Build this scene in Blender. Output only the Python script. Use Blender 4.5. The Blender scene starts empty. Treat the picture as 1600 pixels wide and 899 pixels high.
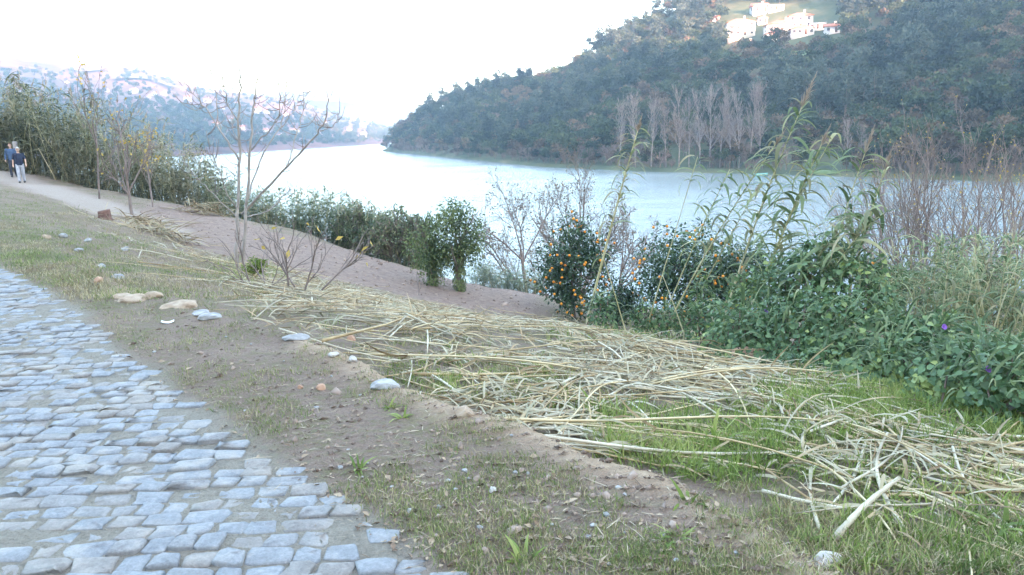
import bpy, math, random
import numpy as np

# ------------------------------------------------------------------ camera, sky, sun, exposure
scene = bpy.context.scene
COL = scene.collection
R = math.radians
W_PX, H_PX, F_PX = 1600.0, 899.0, 1200.0
CAM = np.array([0.0, 0.0, 1.65])
PITCH, ROLL = R(11.45), R(1.5)
cd = bpy.data.cameras.new('camera'); cam = bpy.data.objects.new('camera', cd); COL.objects.link(cam)
cd.sensor_fit = 'HORIZONTAL'; cd.angle = 2 * math.atan(W_PX / 2 / F_PX); cd.clip_start = 0.05; cd.clip_end = 20000
from mathutils import Matrix, Vector, Euler
_rot = Matrix.Rotation(R(90) - PITCH, 4, 'X') @ Matrix.Rotation(-ROLL, 4, 'Z')
cam.matrix_world = Matrix.Translation(Vector(CAM)) @ _rot
scene.camera = cam

SUN_EL = R(7.0)
SUN_TO = np.array([-0.35, 0.937])            # horizontal direction in which the light travels
world = bpy.data.worlds.new('World'); scene.world = world; world.use_nodes = True
nt = world.node_tree
sky = nt.nodes.new('ShaderNodeTexSky'); sky.sky_type = 'NISHITA'; sky.sun_disc = False
sky.sun_elevation = SUN_EL
sky.sun_rotation = math.atan2(-SUN_TO[0], -SUN_TO[1])   # azimuth of the sun, clockwise from +Y
sky.altitude = 50; sky.air_density = 1.0; sky.dust_density = 2.5; sky.ozone_density = 1.0
bg = nt.nodes['Background']; bg.inputs['Strength'].default_value = 0.15
nt.links.new(sky.outputs[0], bg.inputs['Color'])
sl = bpy.data.lights.new('sun', 'SUN'); sun = bpy.data.objects.new('sun', sl); COL.objects.link(sun)
sl.energy = 4.0; sl.angle = R(0.5); sl.color = (1.0, 0.57, 0.46)
_d = Vector((SUN_TO[0] * math.cos(SUN_EL), SUN_TO[1] * math.cos(SUN_EL), -math.sin(SUN_EL)))
sun.rotation_euler = _d.to_track_quat('-Z', 'Y').to_euler()
vs = scene.view_settings
vs.view_transform = 'Standard'; vs.look = 'None'; vs.gamma = 1.0; vs.use_curve_mapping = False
vs.exposure = 4.15
cy = scene.cycles
cy.use_denoising = True
cy.max_bounces = 6; cy.diffuse_bounces = 3; cy.glossy_bounces = 3; cy.transmission_bounces = 3
cy.volume_bounces = 1; cy.transparent_max_bounces = 8; cy.caustics_reflective = False; cy.caustics_refractive = False
HAZE_DENSITY = 0.00033

# ------------------------------------------------------------------ helpers
RM = np.array(_rot.to_3x3())
def ray(px, py):
    d = RM @ np.array([(px - W_PX / 2) / F_PX, -(py - H_PX / 2) / F_PX, -1.0])
    return d
def at_z(px, py, z):
    d = ray(px, py); t = (z - CAM[2]) / d[2]
    return CAM + d * t
def at_d(px, py, D):
    """point on the pixel's ray at horizontal distance D"""
    d = ray(px, py); return CAM + d * (D / math.hypot(d[0], d[1]))
def proj(p):
    q = RM.T @ (np.asarray(p, float) - CAM)
    return np.array([W_PX / 2 + F_PX * q[0] / -q[2], H_PX / 2 - F_PX * q[1] / -q[2]])
def proj_many(P):
    q = (np.asarray(P) - CAM) @ RM
    return np.stack([W_PX / 2 + F_PX * q[:, 0] / -q[:, 2], H_PX / 2 - F_PX * q[:, 1] / -q[:, 2], -q[:, 2]], 1)

_G = np.random.RandomState(7).rand(256, 256)
def vnoise(x, y):
    x = np.asarray(x, float); y = np.asarray(y, float)
    xi = np.floor(x).astype(int); yi = np.floor(y).astype(int)
    fx = x - xi; fy = y - yi
    fx = fx * fx * (3 - 2 * fx); fy = fy * fy * (3 - 2 * fy)
    a = _G[xi & 255, yi & 255]; b = _G[(xi + 1) & 255, yi & 255]
    c = _G[xi & 255, (yi + 1) & 255]; d = _G[(xi + 1) & 255, (yi + 1) & 255]
    return (a * (1 - fx) + b * fx) * (1 - fy) + (c * (1 - fx) + d * fx) * fy
def fbm(x, y, o=4):
    s = 0; a = 0.5
    for k in range(o):
        s = s + a * (vnoise(x * 2 ** k + 17.3 * k, y * 2 ** k + 9.1 * k) - 0.5); a *= 0.5
    return s
def sstep(a, b, x):
    t = np.clip((x - a) / (b - a), 0, 1); return t * t * (3 - 2 * t)

def mesh_np(name, V, F, smooth=False):
    """V (n,3), F list of arrays of equal-size faces, or one array"""
    if isinstance(F, np.ndarray): F = [F]
    F = [f for f in F if len(f)]
    me = bpy.data.meshes.new(name)
    V = np.ascontiguousarray(V, dtype=np.float32)
    me.vertices.add(len(V)); me.vertices.foreach_set('co', V.ravel())
    idx = np.concatenate([f.ravel() for f in F]).astype(np.int32)
    tot = np.concatenate([np.full(len(f), f.shape[1]) for f in F]).astype(np.int32)
    st = np.concatenate([[0], np.cumsum(tot)[:-1]]).astype(np.int32)
    me.loops.add(len(idx)); me.loops.foreach_set('vertex_index', idx)
    me.polygons.add(len(tot)); me.polygons.foreach_set('loop_start', st); me.polygons.foreach_set('loop_total', tot)
    if smooth: me.polygons.foreach_set('use_smooth', np.ones(len(tot), dtype=bool))
    me.update(calc_edges=True); me.validate()
    return me
def attr(me, name, vals):
    a = me.attributes.new(name, 'FLOAT', 'POINT'); a.data.foreach_set('value', np.ascontiguousarray(vals, dtype=np.float32))
def obj(name, me, mat=None, parent=None, loc=None, rot=None):
    o = bpy.data.objects.new(name, me); COL.objects.link(o)
    if mat is not None:
        me.materials.clear()
        for m in (mat if isinstance(mat, (list, tuple)) else [mat]): me.materials.append(m)
    if parent is not None: o.parent = parent
    if loc is not None: o.location = loc
    if rot is not None: o.rotation_euler = rot
    return o
def empty(name, loc=(0, 0, 0), rot=(0, 0, 0)):
    o = bpy.data.objects.new(name, None); COL.objects.link(o); o.location = loc; o.rotation_euler = rot
    o.empty_display_size = 0.1
    return o
def tag(o, label=None, cat=None, group=None, kind=None):
    if label: o['label'] = label
    if cat: o['category'] = cat
    if group: o['group'] = group
    if kind: o['kind'] = kind
    return o
def copy_tree(o, parent=None):
    c = o.copy(); COL.objects.link(c); c.parent = parent
    for ch in o.children: copy_tree(ch, c)
    return c

class MB:
    """collects geometry as numpy blocks"""
    def __init__(s): s.V = []; s.T = []; s.Q = []; s.n = 0
    def add(s, V, T=None, Q=None):
        V = np.asarray(V, float); s.V.append(V)
        if T is not None and len(T): s.T.append(np.asarray(T, int) + s.n)
        if Q is not None and len(Q): s.Q.append(np.asarray(Q, int) + s.n)
        s.n += len(V)
    def arrays(s):
        V = np.concatenate(s.V) if s.V else np.zeros((0, 3))
        T = np.concatenate(s.T) if s.T else np.zeros((0, 3), int)
        Q = np.concatenate(s.Q) if s.Q else np.zeros((0, 4), int)
        return V, T, Q
    def mesh(s, name, smooth=False):
        V, T, Q = s.arrays(); return mesh_np(name, V, [T, Q], smooth)
    def tube(s, P, r, sides=5, cap=True):
        P = np.asarray(P, float); r = np.broadcast_to(np.asarray(r, float), (len(P),))
        n = len(P); tg = np.gradient(P, axis=0); tg /= np.linalg.norm(tg, axis=1)[:, None] + 1e-9
        ref = np.array([0, 0, 1.0]) if abs(tg[0][2]) < 0.9 else np.array([1.0, 0, 0])
        u = np.cross(tg, ref); u /= np.linalg.norm(u, axis=1)[:, None] + 1e-9
        w = np.cross(tg, u)
        a = np.linspace(0, 2 * math.pi, sides, endpoint=False)
        V = P[:, None, :] + r[:, None, None] * (np.cos(a)[None, :, None] * u[:, None, :] + np.sin(a)[None, :, None] * w[:, None, :])
        V = V.reshape(-1, 3)
        i = np.arange(n - 1)[:, None] * sides; j = np.arange(sides)[None, :]; k = (j + 1) % sides
        Q = np.stack([i + j, i + k, i + sides + k, i + sides + j], -1).reshape(-1, 4)
        T = []
        if cap and sides >= 4 and sides == 4: pass
        s.add(V, None, Q)
        if cap:
            b = s.n - len(V)
            T = [[b, b + x + 1, b + x] for x in range(1, sides - 1)]
            e = b + (n - 1) * sides
            T += [[e, e + x, e + x + 1] for x in range(1, sides - 1)]
            s.T.append(np.array(T))
    def box(s, c, size, rz=0.0):
        x, y, z = np.array(size) / 2
        V = np.array([[-x, -y, -z], [x, -y, -z], [x, y, -z], [-x, y, -z], [-x, -y, z], [x, -y, z], [x, y, z], [-x, y, z]])
        ca, sa = math.cos(rz), math.sin(rz); V = V @ np.array([[ca, sa, 0], [-sa, ca, 0], [0, 0, 1]]) + np.array(c)
        s.add(V, None, [[0, 3, 2, 1], [4, 5, 6, 7], [0, 1, 5, 4], [1, 2, 6, 5], [2, 3, 7, 6], [3, 0, 4, 7]])
    def instances(s, V, T, Q, Ms, off):
        """many copies of a block: Ms (k,3,3), off (k,3)"""
        k = len(Ms); n = len(V)
        VV = np.einsum('kij,nj->kni', Ms, V) + off[:, None, :]
        b = (np.arange(k) * n)[:, None, None]
        s.add(VV.reshape(-1, 3), (np.asarray(T)[None] + b).reshape(-1, 3) if T is not None and len(T) else None,
              (np.asarray(Q)[None] + b).reshape(-1, 4) if Q is not None and len(Q) else None)

def unit(v):
    v = np.asarray(v, float); return v / (np.linalg.norm(v, axis=-1, keepdims=True) + 1e-9)
def leaf_cards(mb, C, D, N, L, Wd, fold=0.25, droop=0.0):
    """pointed leaves: C base (n,3), D direction, N up hint, L length, Wd width -> 4 verts, 2 tris each, folded on the midrib"""
    D = unit(D); S = unit(np.cross(D, N)); U = np.cross(S, D)
    L = np.broadcast_to(L, (len(C),))[:, None]; Wd = np.broadcast_to(Wd, (len(C),))[:, None]
    a = C; m1 = C + D * L * 0.45 + S * Wd * 0.5 + U * Wd * fold; m2 = C + D * L * 0.45 - S * Wd * 0.5 + U * Wd * fold
    t = C + D * L - U * L * droop
    V = np.stack([a, m1, t, m2], 1).reshape(-1, 3)
    b = (np.arange(len(C)) * 4)[:, None]
    T = np.concatenate([b + np.array([[0, 1, 2]]), b + np.array([[0, 2, 3]])], 0)
    mb.add(V, T)
def blades(mb, C, D, L, Wd, droop, segs=4, twist=None, rng=None):
    """long strap leaves that arch over: C base, D start direction, vectorised"""
    n = len(C); D = unit(D)
    L = np.broadcast_to(L, (n,)); Wd = np.broadcast_to(Wd, (n,)); droop = np.broadcast_to(droop, (n,))
    S = unit(np.cross(D, np.array([0, 0, 1.0])) + 1e-6)
    if rng is not None:
        th = rng.uniform(-0.9, 0.9, n)[:, None]; S = unit(S * np.cos(th) + np.cross(D, S) * np.sin(th))
    P = C.copy(); d = D.copy(); out = []
    prof = [0.55, 1.0, 0.8, 0.5, 0.25, 0.1, 0.05][:segs] + [0.02]
    prof = np.interp(np.linspace(0, 1, segs + 1), [0, .25, .6, .85, 1], [.6, 1, .75, .4, .03])
    for k in range(segs + 1):
        w = (Wd * prof[k] * 0.5)[:, None]
        out.append(P - S * w); out.append(P + S * w)
        P = P + d * (L / segs)[:, None]
        d = d.copy(); d[:, 2] -= droop / segs * 2.0; d = unit(d)
    V = np.stack(out, 1).reshape(-1, 3)
    b = (np.arange(n) * 2 * (segs + 1))[:, None, None]; k = (np.arange(segs) * 2)[None, :, None]
    Q = (b + k + np.array([0, 1, 3, 2])[None, None, :]).reshape(-1, 4)
    mb.add(V, None, Q)

# ------------------------------------------------------------------ materials
def new_mat(name):
    m = bpy.data.materials.new(name); m.use_nodes = True
    return m, m.node_tree, m.node_tree.nodes['Principled BSDF']
def ramp(nt, stops):
    n = nt.nodes.new('ShaderNodeValToRGB'); e = n.color_ramp.elements
    e[0].position = stops[0][0]; e[0].color = (*stops[0][1], 1)
    e[1].position = stops[-1][0]; e[1].color = (*stops[-1][1], 1)
    for p, c in stops[1:-1]:
        x = e.new(p); x.color = (*c, 1)
    return n
def noise(nt, scale, detail=4, vec=None, rough=0.55):
    n = nt.nodes.new('ShaderNodeTexNoise'); n.inputs['Scale'].default_value = scale
    n.inputs['Detail'].default_value = detail; n.inputs['Roughness'].default_value = rough
    if vec is not None: nt.links.new(vec, n.inputs['Vector'])
    return n
def mathn(nt, op, a, b=None):
    n = nt.nodes.new('ShaderNodeMath'); n.operation = op
    for k, v in enumerate((a, b)):
        if v is None: continue
        if isinstance(v, (int, float)): n.inputs[k].default_value = v
        else: nt.links.new(v, n.inputs[k])
    return n.outputs[0]
def mixc(nt, f, a, b):
    n = nt.nodes.new('ShaderNodeMix'); n.data_type = 'RGBA'
    for k, v in ((0, f), (6, a), (7, b)):
        if isinstance(v, (int, float)): n.inputs[k].default_value = v
        elif isinstance(v, tuple): n.inputs[k].default_value = (*v, 1)
        else: nt.links.new(v, n.inputs[k])
    return n.outputs[2]
def pos(nt, kind='world'):
    if kind == 'world': return nt.nodes.new('ShaderNodeNewGeometry').outputs['Position']
    return nt.nodes.new('ShaderNodeTexCoord').outputs['Object']
def bump(nt, bsdf, h, strength=0.4, dist=0.02):
    b = nt.nodes.new('ShaderNodeBump'); b.inputs['Strength'].default_value = strength; b.inputs['Distance'].default_value = dist
    nt.links.new(h, b.inputs['Height']); nt.links.new(b.outputs[0], bsdf.inputs['Normal'])
def M_plain(name, stops, scale=6.0, rough=0.85, rand=0.0, island=0.0, bmp=0.0, bdist=0.01, space='world', transl=0.0, spec=0.3, detail=4):
    """noise-driven colour ramp; rand: shift by object, island: shift by mesh island; transl: leaf translucency"""
    m, nt, b = new_mat(name)
    n = noise(nt, scale, detail, pos(nt, space))
    f = n.outputs['Fac']
    f = mathn(nt, 'MULTIPLY_ADD', f, 1.9); f.node.inputs[2].default_value = -0.45
    if rand:
        oi = nt.nodes.new('ShaderNodeObjectInfo')
        f = mathn(nt, 'ADD', f, mathn(nt, 'MULTIPLY', mathn(nt, 'SUBTRACT', oi.outputs['Random'], 0.5), rand))
    if island:
        g = nt.nodes.new('ShaderNodeNewGeometry')
        f = mathn(nt, 'ADD', f, mathn(nt, 'MULTIPLY', mathn(nt, 'SUBTRACT', g.outputs['Random Per Island'], 0.5), island))
    r = ramp(nt, stops); nt.links.new(f, r.inputs[0]); nt.links.new(r.outputs[0], b.inputs['Base Color'])
    b.inputs['Roughness'].default_value = rough; b.inputs['Specular IOR Level'].default_value = spec
    if bmp: bump(nt, b, n.outputs['Fac'], bmp, bdist)
    if transl:
        t = nt.nodes.new('ShaderNodeBsdfTranslucent'); nt.links.new(r.outputs[0], t.inputs['Color'])
        mx = nt.nodes.new('ShaderNodeMixShader'); mx.inputs[0].default_value = transl
        o = nt.nodes['Material Output']
        nt.links.new(b.outputs[0], mx.inputs[1]); nt.links.new(t.outputs[0], mx.inputs[2]); nt.links.new(mx.outputs[0], o.inputs[0])
    return m
# ------------------------------------------------------------------ terrain
WATER_Z = -10.35
def pl(pts, z=None):
    """polyline of pixels (px,py,z) -> world"""
    return np.array([at_z(p[0], p[1], p[2] if len(p) > 2 else z) for p in pts])
# road edge, lip of the verge, crest of the reed terrace
L0 = pl([(760, 960), (700, 899), (560, 800), (440, 720), (330, 650), (270, 600), (190, 545), (130, 490), (60, 447), (0, 418), (-120, 372), (-300, 325)], 0.0)
L1 = pl([(1420, 1000), (1240, 865), (1160, 800), (1060, 750), (930, 722), (830, 672), (730, 648), (620, 606), (560, 568), (480, 540), (400, 515), (320, 490), (270, 470),
         (190, 440), (150, 415), (110, 388), (70, 366), (40, 350), (0, 330), (-120, 290)], 0.0)
def sdist(P, L):
    """signed distance in plan to polyline L, positive on the river side (right of its direction of travel)"""
    P = np.asarray(P)[..., :2]; sh = P.shape[:-1]; P = P.reshape(-1, 2)
    best = np.full(len(P), 1e9); sg = np.ones(len(P))
    for a, b in zip(L[:-1, :2], L[1:, :2]):
        ab = b - a; t = np.clip(((P - a) @ ab) / (ab @ ab), 0, 1); q = P - (a + t[:, None] * ab)
        d = np.hypot(q[:, 0], q[:, 1]); cr = ab[0] * (P[:, 1] - a[1]) - ab[1] * (P[:, 0] - a[0])
        m = d < best; best = np.where(m, d, best); sg = np.where(m, -np.sign(cr), sg)
    return (best * sg).reshape(sh)
LIP = 0.17
CP = []
def cp(px, py, z): CP.append(at_z(px, py, z))
def cw(x, y, z): CP.append(np.array([x, y, z]))
for p in [(700, 899), (100, 899), (300, 650), (0, 560), (0, 430), (900, 899), (600, 720), (400, 620), (200, 500), (100, 420), (1100, 830), (800, 720), (500, 570), (300, 500), (0, 350)]: cp(*p, 0.0)
for p in [(-300, 500), (-600, 430), (-300, 350)]: cp(*p, 0.02)
cp(0, 300, 0.0); cp(60, 306, -0.08); cp(130, 342, -0.25); cp(-150, 290, 0.1)
cp(35, 287, -0.25); cp(90, 306, -0.42); cp(130, 325, -0.6); cp(0, 268, -0.2); cp(200, 352, -0.95); cp(300, 385, -1.25)
cp(110, 282, -0.45); cp(200, 305, -0.95)
# reed terrace just past the lip (the lip's own step is added later)
for p in [(1560, 890, -.0), (1400, 800, -.06), (1200, 740, -.08), (1000, 680, -.1), (850, 620, -.12), (700, 570, -.15), (550, 520, -.15), (400, 470, -.18), (250, 420, -.2), (170, 370, -.25)]: cp(p[0], p[1], p[2])
for p in [(1600, 640, -.38), (1400, 590, -.4), (1200, 556, -.5), (1000, 545, -.52), (850, 512, -.56), (700, 490, -.6), (500, 462, -.6), (400, 432, -.65), (290, 402, -.6), (200, 372, -.75)]: cp(p[0], p[1], p[2])
cp(375, 420, -1.2)
# bare field on the lower terrace
for p in [(420, 380, -1.8), (340, 337, -1.9), (500, 377, -2.6), (560, 430, -2.5), (650, 422, -3.2), (700, 455, -3.2), (840, 470, -3.65), (740, 478, -3.3), (240, 318, -1.35)]: cp(*p)
for p in [(900, 508, -3.9), (1050, 512, -3.7), (1180, 505, -3.5), (1250, 520, -2.1), (1000, 515, -2.6), (1380, 500, -2.6), (1500, 510, -1.9), (1600, 560, -1.2), (1640, 500, -2.2)]: cp(*p)
# bank down to the river, behind the reeds
for x, y, z in [(-6, 35, -6.), (2, 32, -6.2), (10, 32, -6.5), (20, 28, -6.5), (28, 18, -6.0), (-2, 48, -11.5), (8, 46, -11.5), (22, 40, -11.5), (36, 28, -11.5), (45, 15, -10.), (60, 40, -13), (30, 60, -13), (0, 70, -13),
                (-12, 44, -6.5), (-16, 62, -11.5), (-30, 58, -3.), (-34, 74, -9), (-45, 62, -.6), (-50, 85, -6), (-40, 40, .3), (-70, 60, .5), (-70, 100, -6), (-70, 20, 1.5), (-30, 5, .6), (-30, -15, 1.2), (0, -12, .5),
                (20, -12, -.2), (40, -5, -3), (60, 0, -8), (-70, -15, 3), (25, 3, -1.8), (-20, 100, -14), (-60, 130, -14), (60, 90, -14)]: cw(x, y, z)
CP = np.array(CP)
def _U(r): return np.where(r > 1e-9, r * r * np.log(np.maximum(r, 1e-9)), 0)
_n = len(CP)
_K = _U(np.hypot(CP[:, None, 0] - CP[None, :, 0], CP[:, None, 1] - CP[None, :, 1])) + 0.02 * np.eye(_n)
_Pm = np.c_[np.ones(_n), CP[:, :2]]
_A = np.block([[_K, _Pm], [_Pm.T, np.zeros((3, 3))]])
_w = np.linalg.solve(_A, np.r_[CP[:, 2], 0, 0, 0])
def ground_z(x, y, fine=True):
    x = np.asarray(x, float); y = np.asarray(y, float); sh = x.shape; X = x.ravel(); Y = y.ravel()
    z = np.empty(len(X))
    for i in range(0, len(X), 20000):
        s = slice(i, i + 20000)
        z[s] = _U(np.hypot(X[s, None] - CP[None, :, 0], Y[s, None] - CP[None, :, 1])) @ _w[:_n] + _w[_n] + _w[_n + 1] * X[s] + _w[_n + 2] * Y[s]
    P = np.stack([X, Y], 1)
    s0 = sdist(P, L0); s1 = sdist(P, L1) + 0.16 * fbm(X * 1.3, Y * 1.3, 3)
    dist = np.hypot(X, Y)
    # road stays a plane; the verge swells a little above it, then the lip drops to the reed terrace
    bed = -0.006 + 0.028 * fbm(X * 2.3, Y * 2.3, 3)
    z = np.where(s0 < 0, bed, z * sstep(0.0, 0.6, s0) + bed * (1 - sstep(0.0, 0.25, s0)))
    wob = fbm(X * 0.9 + 5, Y * 0.9, 4) * 0.10 + fbm(X * 5, Y * 5, 3) * 0.03
    z = z + sstep(0.0, 0.5, s0) * (wob * np.clip(dist / 8, 0.5, 1.3) + 0.012)
    z = z + 0.055 * (1 - sstep(8, 12, dist)) * np.exp(-((s1 + 0.05) / 0.13) ** 2) * (0.3 + 1.4 * vnoise(X * 2.2, Y * 2.2)) - LIP * sstep(-0.03, 0.16, s1) * (1 - sstep(13, 20, dist))
    far = sstep(60, 100, dist)
    z = z + far * fbm(X * 0.15, Y * 0.15, 3) * 1.5
    return np.maximum(z, WATER_Z - 4).reshape(sh)
def gz(x, y): return float(ground_z(np.array([x]), np.array([y]))[0])
def on_ground(px, py, z0=-0.3, it=12):
    """where the pixel's ray meets the terrain"""
    d = ray(px, py); d = d / math.hypot(d[0], d[1])
    ts = np.concatenate([np.arange(2, 30, 0.05), np.arange(30, 60, 0.2)])
    P = CAM[None] + d[None] * ts[:, None]
    below = P[:, 2] < ground_z(P[:, 0], P[:, 1])
    if not below.any():
        q = P[-1]; q[2] = gz(q[0], q[1]); return q
    return P[int(np.argmax(below))]
def axis(lo, hi, c, fine, grow):
    a = [c]; s = fine
    while a[-1] < hi: a.append(a[-1] + s); s = fine + max(0, abs(a[-1] - c) - 6) * grow
    b = [c]; s = fine
    while b[-1] > lo: b.append(b[-1] - s); s = fine + max(0, abs(b[-1] - c) - 6) * grow
    return np.array(b[::-1][:-1] + a)
gx = axis(-72, 62, 0, 0.07, 0.022); gy = axis(-14, 125, 5, 0.07, 0.02)
GX, GY = np.meshgrid(gx, gy, indexing='ij')
GZ = ground_z(GX, GY)
nx, ny = GX.shape
GV = np.stack([GX, GY, GZ], -1).reshape(-1, 3)
_i = np.arange(nx - 1)[:, None] * ny + np.arange(ny - 1)[None, :]
GQ = np.stack([_i, _i + ny, _i + ny + 1, _i + 1], -1).reshape(-1, 4)
S0 = sdist(GV, L0); S1 = sdist(GV, L1)
gpx = proj_many(GV)
# zones: field and path, from outlines drawn on the ground
FIELD = np.array([on_ground(*p)[:2] for p in [(205, 345), (235, 318), (290, 322), (340, 338), (420, 362), (500, 378), (580, 402), (650, 424), (760, 446), (842, 462), (850, 490), (700, 480), (560, 445), (430, 420), (330, 395), (260, 370)]])
PATH = np.array([on_ground(*p)[:2] for p in [(-30, 268), (8, 266), (45, 274), (100, 292), (160, 312), (215, 330), (300, 360), (330, 385), (280, 376), (200, 352), (140, 332), (90, 314), (40, 297), (-5, 284), (-40, 280)]])
def inpoly(P, poly):
    x, y = P[:, 0], P[:, 1]; c = np.zeros(len(P), bool); j = len(poly) - 1
    for i in range(len(poly)):
        xi, yi = poly[i]; xj, yj = poly[j]
        c ^= ((yi > y) != (yj > y)) & (x < (xj - xi) * (y - yi) / (yj - yi + 1e-12) + xi); j = i
    return c
def polydist(P, poly):
    L = np.c_[np.vstack([poly, poly[:1]]), np.zeros(len(poly) + 1)]
    d = np.abs(sdist(P, L)); return np.where(inpoly(P, poly), d, -d)
fd = polydist(GV, FIELD) + 0.8 * fbm(GV[:, 0] * .8, GV[:, 1] * .8, 3)
pd = polydist(GV, PATH) + 0.8 * fbm(GV[:, 0] * .8 + 40, GV[:, 1] * .8, 3)
a_field = sstep(-0.3, 0.5, fd); a_path = sstep(-0.3, 0.4, pd)
a_road = sstep(0.12, -0.1, S0 + 0.25 * fbm(GV[:, 0] * 2, GV[:, 1] * 2, 3))
a_lip = (1 - sstep(8, 12, np.hypot(GV[:, 0], GV[:, 1]))) * np.exp(-((S1 + 0.0 + 0.2 * fbm(GV[:, 0] * 1.3, GV[:, 1] * 1.3, 3)) / 0.17) ** 2) * sstep(0.2, 0.45, vnoise(GV[:, 0] * 0.9 + 3, GV[:, 1] * 0.9))
terr = sstep(0.0, 0.5, S1)
_gd = np.hypot(GV[:, 0], GV[:, 1]); a_grass = np.where(S1 < 0, 0.40 + 0.14 * sstep(7, 12, _gd) + 0.55 * (1 - sstep(7, 11, _gd)) * sstep(0.5, 0.75, vnoise(GV[:, 0] * 0.6, GV[:, 1] * 0.6)) * sstep(0.2, 0.7, S0), 0.44) * (1 - a_field) * (1 - a_path) * (1 - a_lip)
a_grass += 0.04 * sstep(8, 14, np.hypot(GV[:, 0], GV[:, 1])) * (S1 < 0)

def ground_material():
    m, nt, b = new_mat('soil_and_grass'); P = pos(nt)
    at = lambda n: (lambda a: (setattr(a, 'attribute_name', n), a.outputs['Fac'])[1])(nt.nodes.new('ShaderNodeAttribute'))
    n1 = noise(nt, 1.6, 6, P); n2 = noise(nt, 14, 6, P, 0.7); n3 = noise(nt, 70, 4, P, 0.7); n4 = noise(nt, 5.0, 5, P)
    dirt = ramp(nt, [(0.25, (0.16, 0.11, 0.085)), (0.5, (0.30, 0.22, 0.175)), (0.75, (0.43, 0.335, 0.272))])
    f = mathn(nt, 'ADD', mathn(nt, 'MULTIPLY', n2.outputs['Fac'], 0.5), mathn(nt, 'MULTIPLY', n3.outputs['Fac'], 0.5)); nt.links.new(f, dirt.inputs[0])
    grass = ramp(nt, [(0.3, (0.09, 0.09, 0.04)), (0.55, (0.17, 0.165, 0.075)), (0.8, (0.28, 0.245, 0.13))]); nt.links.new(n2.outputs['Fac'], grass.inputs[0])
    field = ramp(nt, [(0.3, (0.20, 0.14, 0.112)), (0.55, (0.31, 0.225, 0.182)), (0.8, (0.40, 0.305, 0.245))])
    nt.links.new(mathn(nt, 'ADD', mathn(nt, 'MULTIPLY', n4.outputs['Fac'], 0.6), mathn(nt, 'MULTIPLY', n3.outputs['Fac'], 0.4)), field.inputs[0])
    path = ramp(nt, [(0.3, (0.33, 0.26, 0.21)), (0.7, (0.46, 0.38, 0.32))]); nt.links.new(n2.outputs['Fac'], path.inputs[0])
    lip = ramp(nt, [(0.3, (0.46, 0.32, 0.21)), (0.7, (0.62, 0.47, 0.33))]); nt.links.new(n2.outputs['Fac'], lip.inputs[0])
    sand = ramp(nt, [(0.3, (0.19, 0.165, 0.135)), (0.5, (0.32, 0.285, 0.235)), (0.75, (0.45, 0.40, 0.335))]); nt.links.new(f, sand.inputs[0])
    ga = mathn(nt, 'ADD', at('grass'), mathn(nt, 'MULTIPLY', mathn(nt, 'SUBTRACT', n1.outputs['Fac'], 0.5), 0.9))
    ga = mathn(nt, 'ADD', ga, mathn(nt, 'MULTIPLY', mathn(nt, 'SUBTRACT', n2.outputs['Fac'], 0.5), 1.6))
    gs = nt.nodes.new('ShaderNodeMapRange'); gs.inputs[1].default_value = 0.3; gs.inputs[2].default_value = 0.75; nt.links.new(ga, gs.inputs[0])
    c = mixc(nt, gs.outputs[0], dirt.outputs[0], grass.outputs[0])
    c = mixc(nt, at('field'), c, field.outputs[0]); c = mixc(nt, at('path'), c, path.outputs[0])
    c = mixc(nt, at('lip'), c, lip.outputs[0]); c = mixc(nt, at('road'), c, sand.outputs[0])
    nt.links.new(c, b.inputs['Base Color']); b.inputs['Roughness'].default_value = 0.95; b.inputs['Specular IOR Level'].default_value = 0.15
    h = mathn(nt, 'ADD', mathn(nt, 'MULTIPLY', n2.outputs['Fac'], 1.0), mathn(nt, 'MULTIPLY', n3.outputs['Fac'], 0.5))
    bump(nt, b, h, 1.0, 0.07)
    return m
M_ground = ground_material()
_ctr = lambda A: A[GQ].mean(1)
zone = np.zeros(len(GQ), int)
zone[_ctr(fd) > 0] = 1; zone[_ctr(pd) > 0] = 2; zone[_ctr(S0) < 0.02] = 3
zone[(_ctr(GV[:, 2]) < -4.6)] = 4
for k, nm in enumerate(['ground', 'bare_field', 'dirt_path', 'road', 'river_bank']):
    q = GQ[zone == k]; used, inv = np.unique(q, return_inverse=True)
    me = mesh_np(nm, GV[used], inv.reshape(-1, 4), True)
    for an, av in (('grass', a_grass), ('field', a_field), ('path', a_path), ('lip', a_lip), ('road', a_road)): attr(me, an, av[used])
    o = obj(nm, me, M_ground); tag(o, kind='structure')
    if nm == 'road': ROAD = o

# ------------------------------------------------------------------ river
def water_material():
    m, nt, b = new_mat('river_water'); P = pos(nt)
    mp = nt.nodes.new('ShaderNodeMapping'); mp.inputs['Scale'].default_value = (0.6, 1.6, 1); nt.links.new(P, mp.inputs[0])
    n1 = noise(nt, 0.9, 6, mp.outputs[0], 0.6); n2 = noise(nt, 0.05, 3, mp.outputs[0])
    b.inputs['Base Color'].default_value = (0.2, 0.235, 0.24, 1); b.inputs['IOR'].default_value = 1.5
    b.inputs['Roughness'].default_value = 0.12; b.inputs['Specular IOR Level'].default_value = 0.5
    rr = nt.nodes.new('ShaderNodeMapRange'); rr.inputs[1].default_value = .35; rr.inputs[2].default_value = .65; rr.inputs[3].default_value = .10; rr.inputs[4].default_value = .22
    nt.links.new(n2.outputs['Fac'], rr.inputs[0]); nt.links.new(rr.outputs[0], b.inputs['Roughness'])
    bump(nt, b, n1.outputs['Fac'], 0.6, 0.3)
    return m
wv = np.array([[-2600, 15, WATER_Z], [2600, 15, WATER_Z], [2600, 3600, WATER_Z], [-2600, 3600, WATER_Z]], float)
tag(obj('river', mesh_np('river', wv, np.array([[0, 1, 2, 3]])), water_material()), kind='structure')

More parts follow.
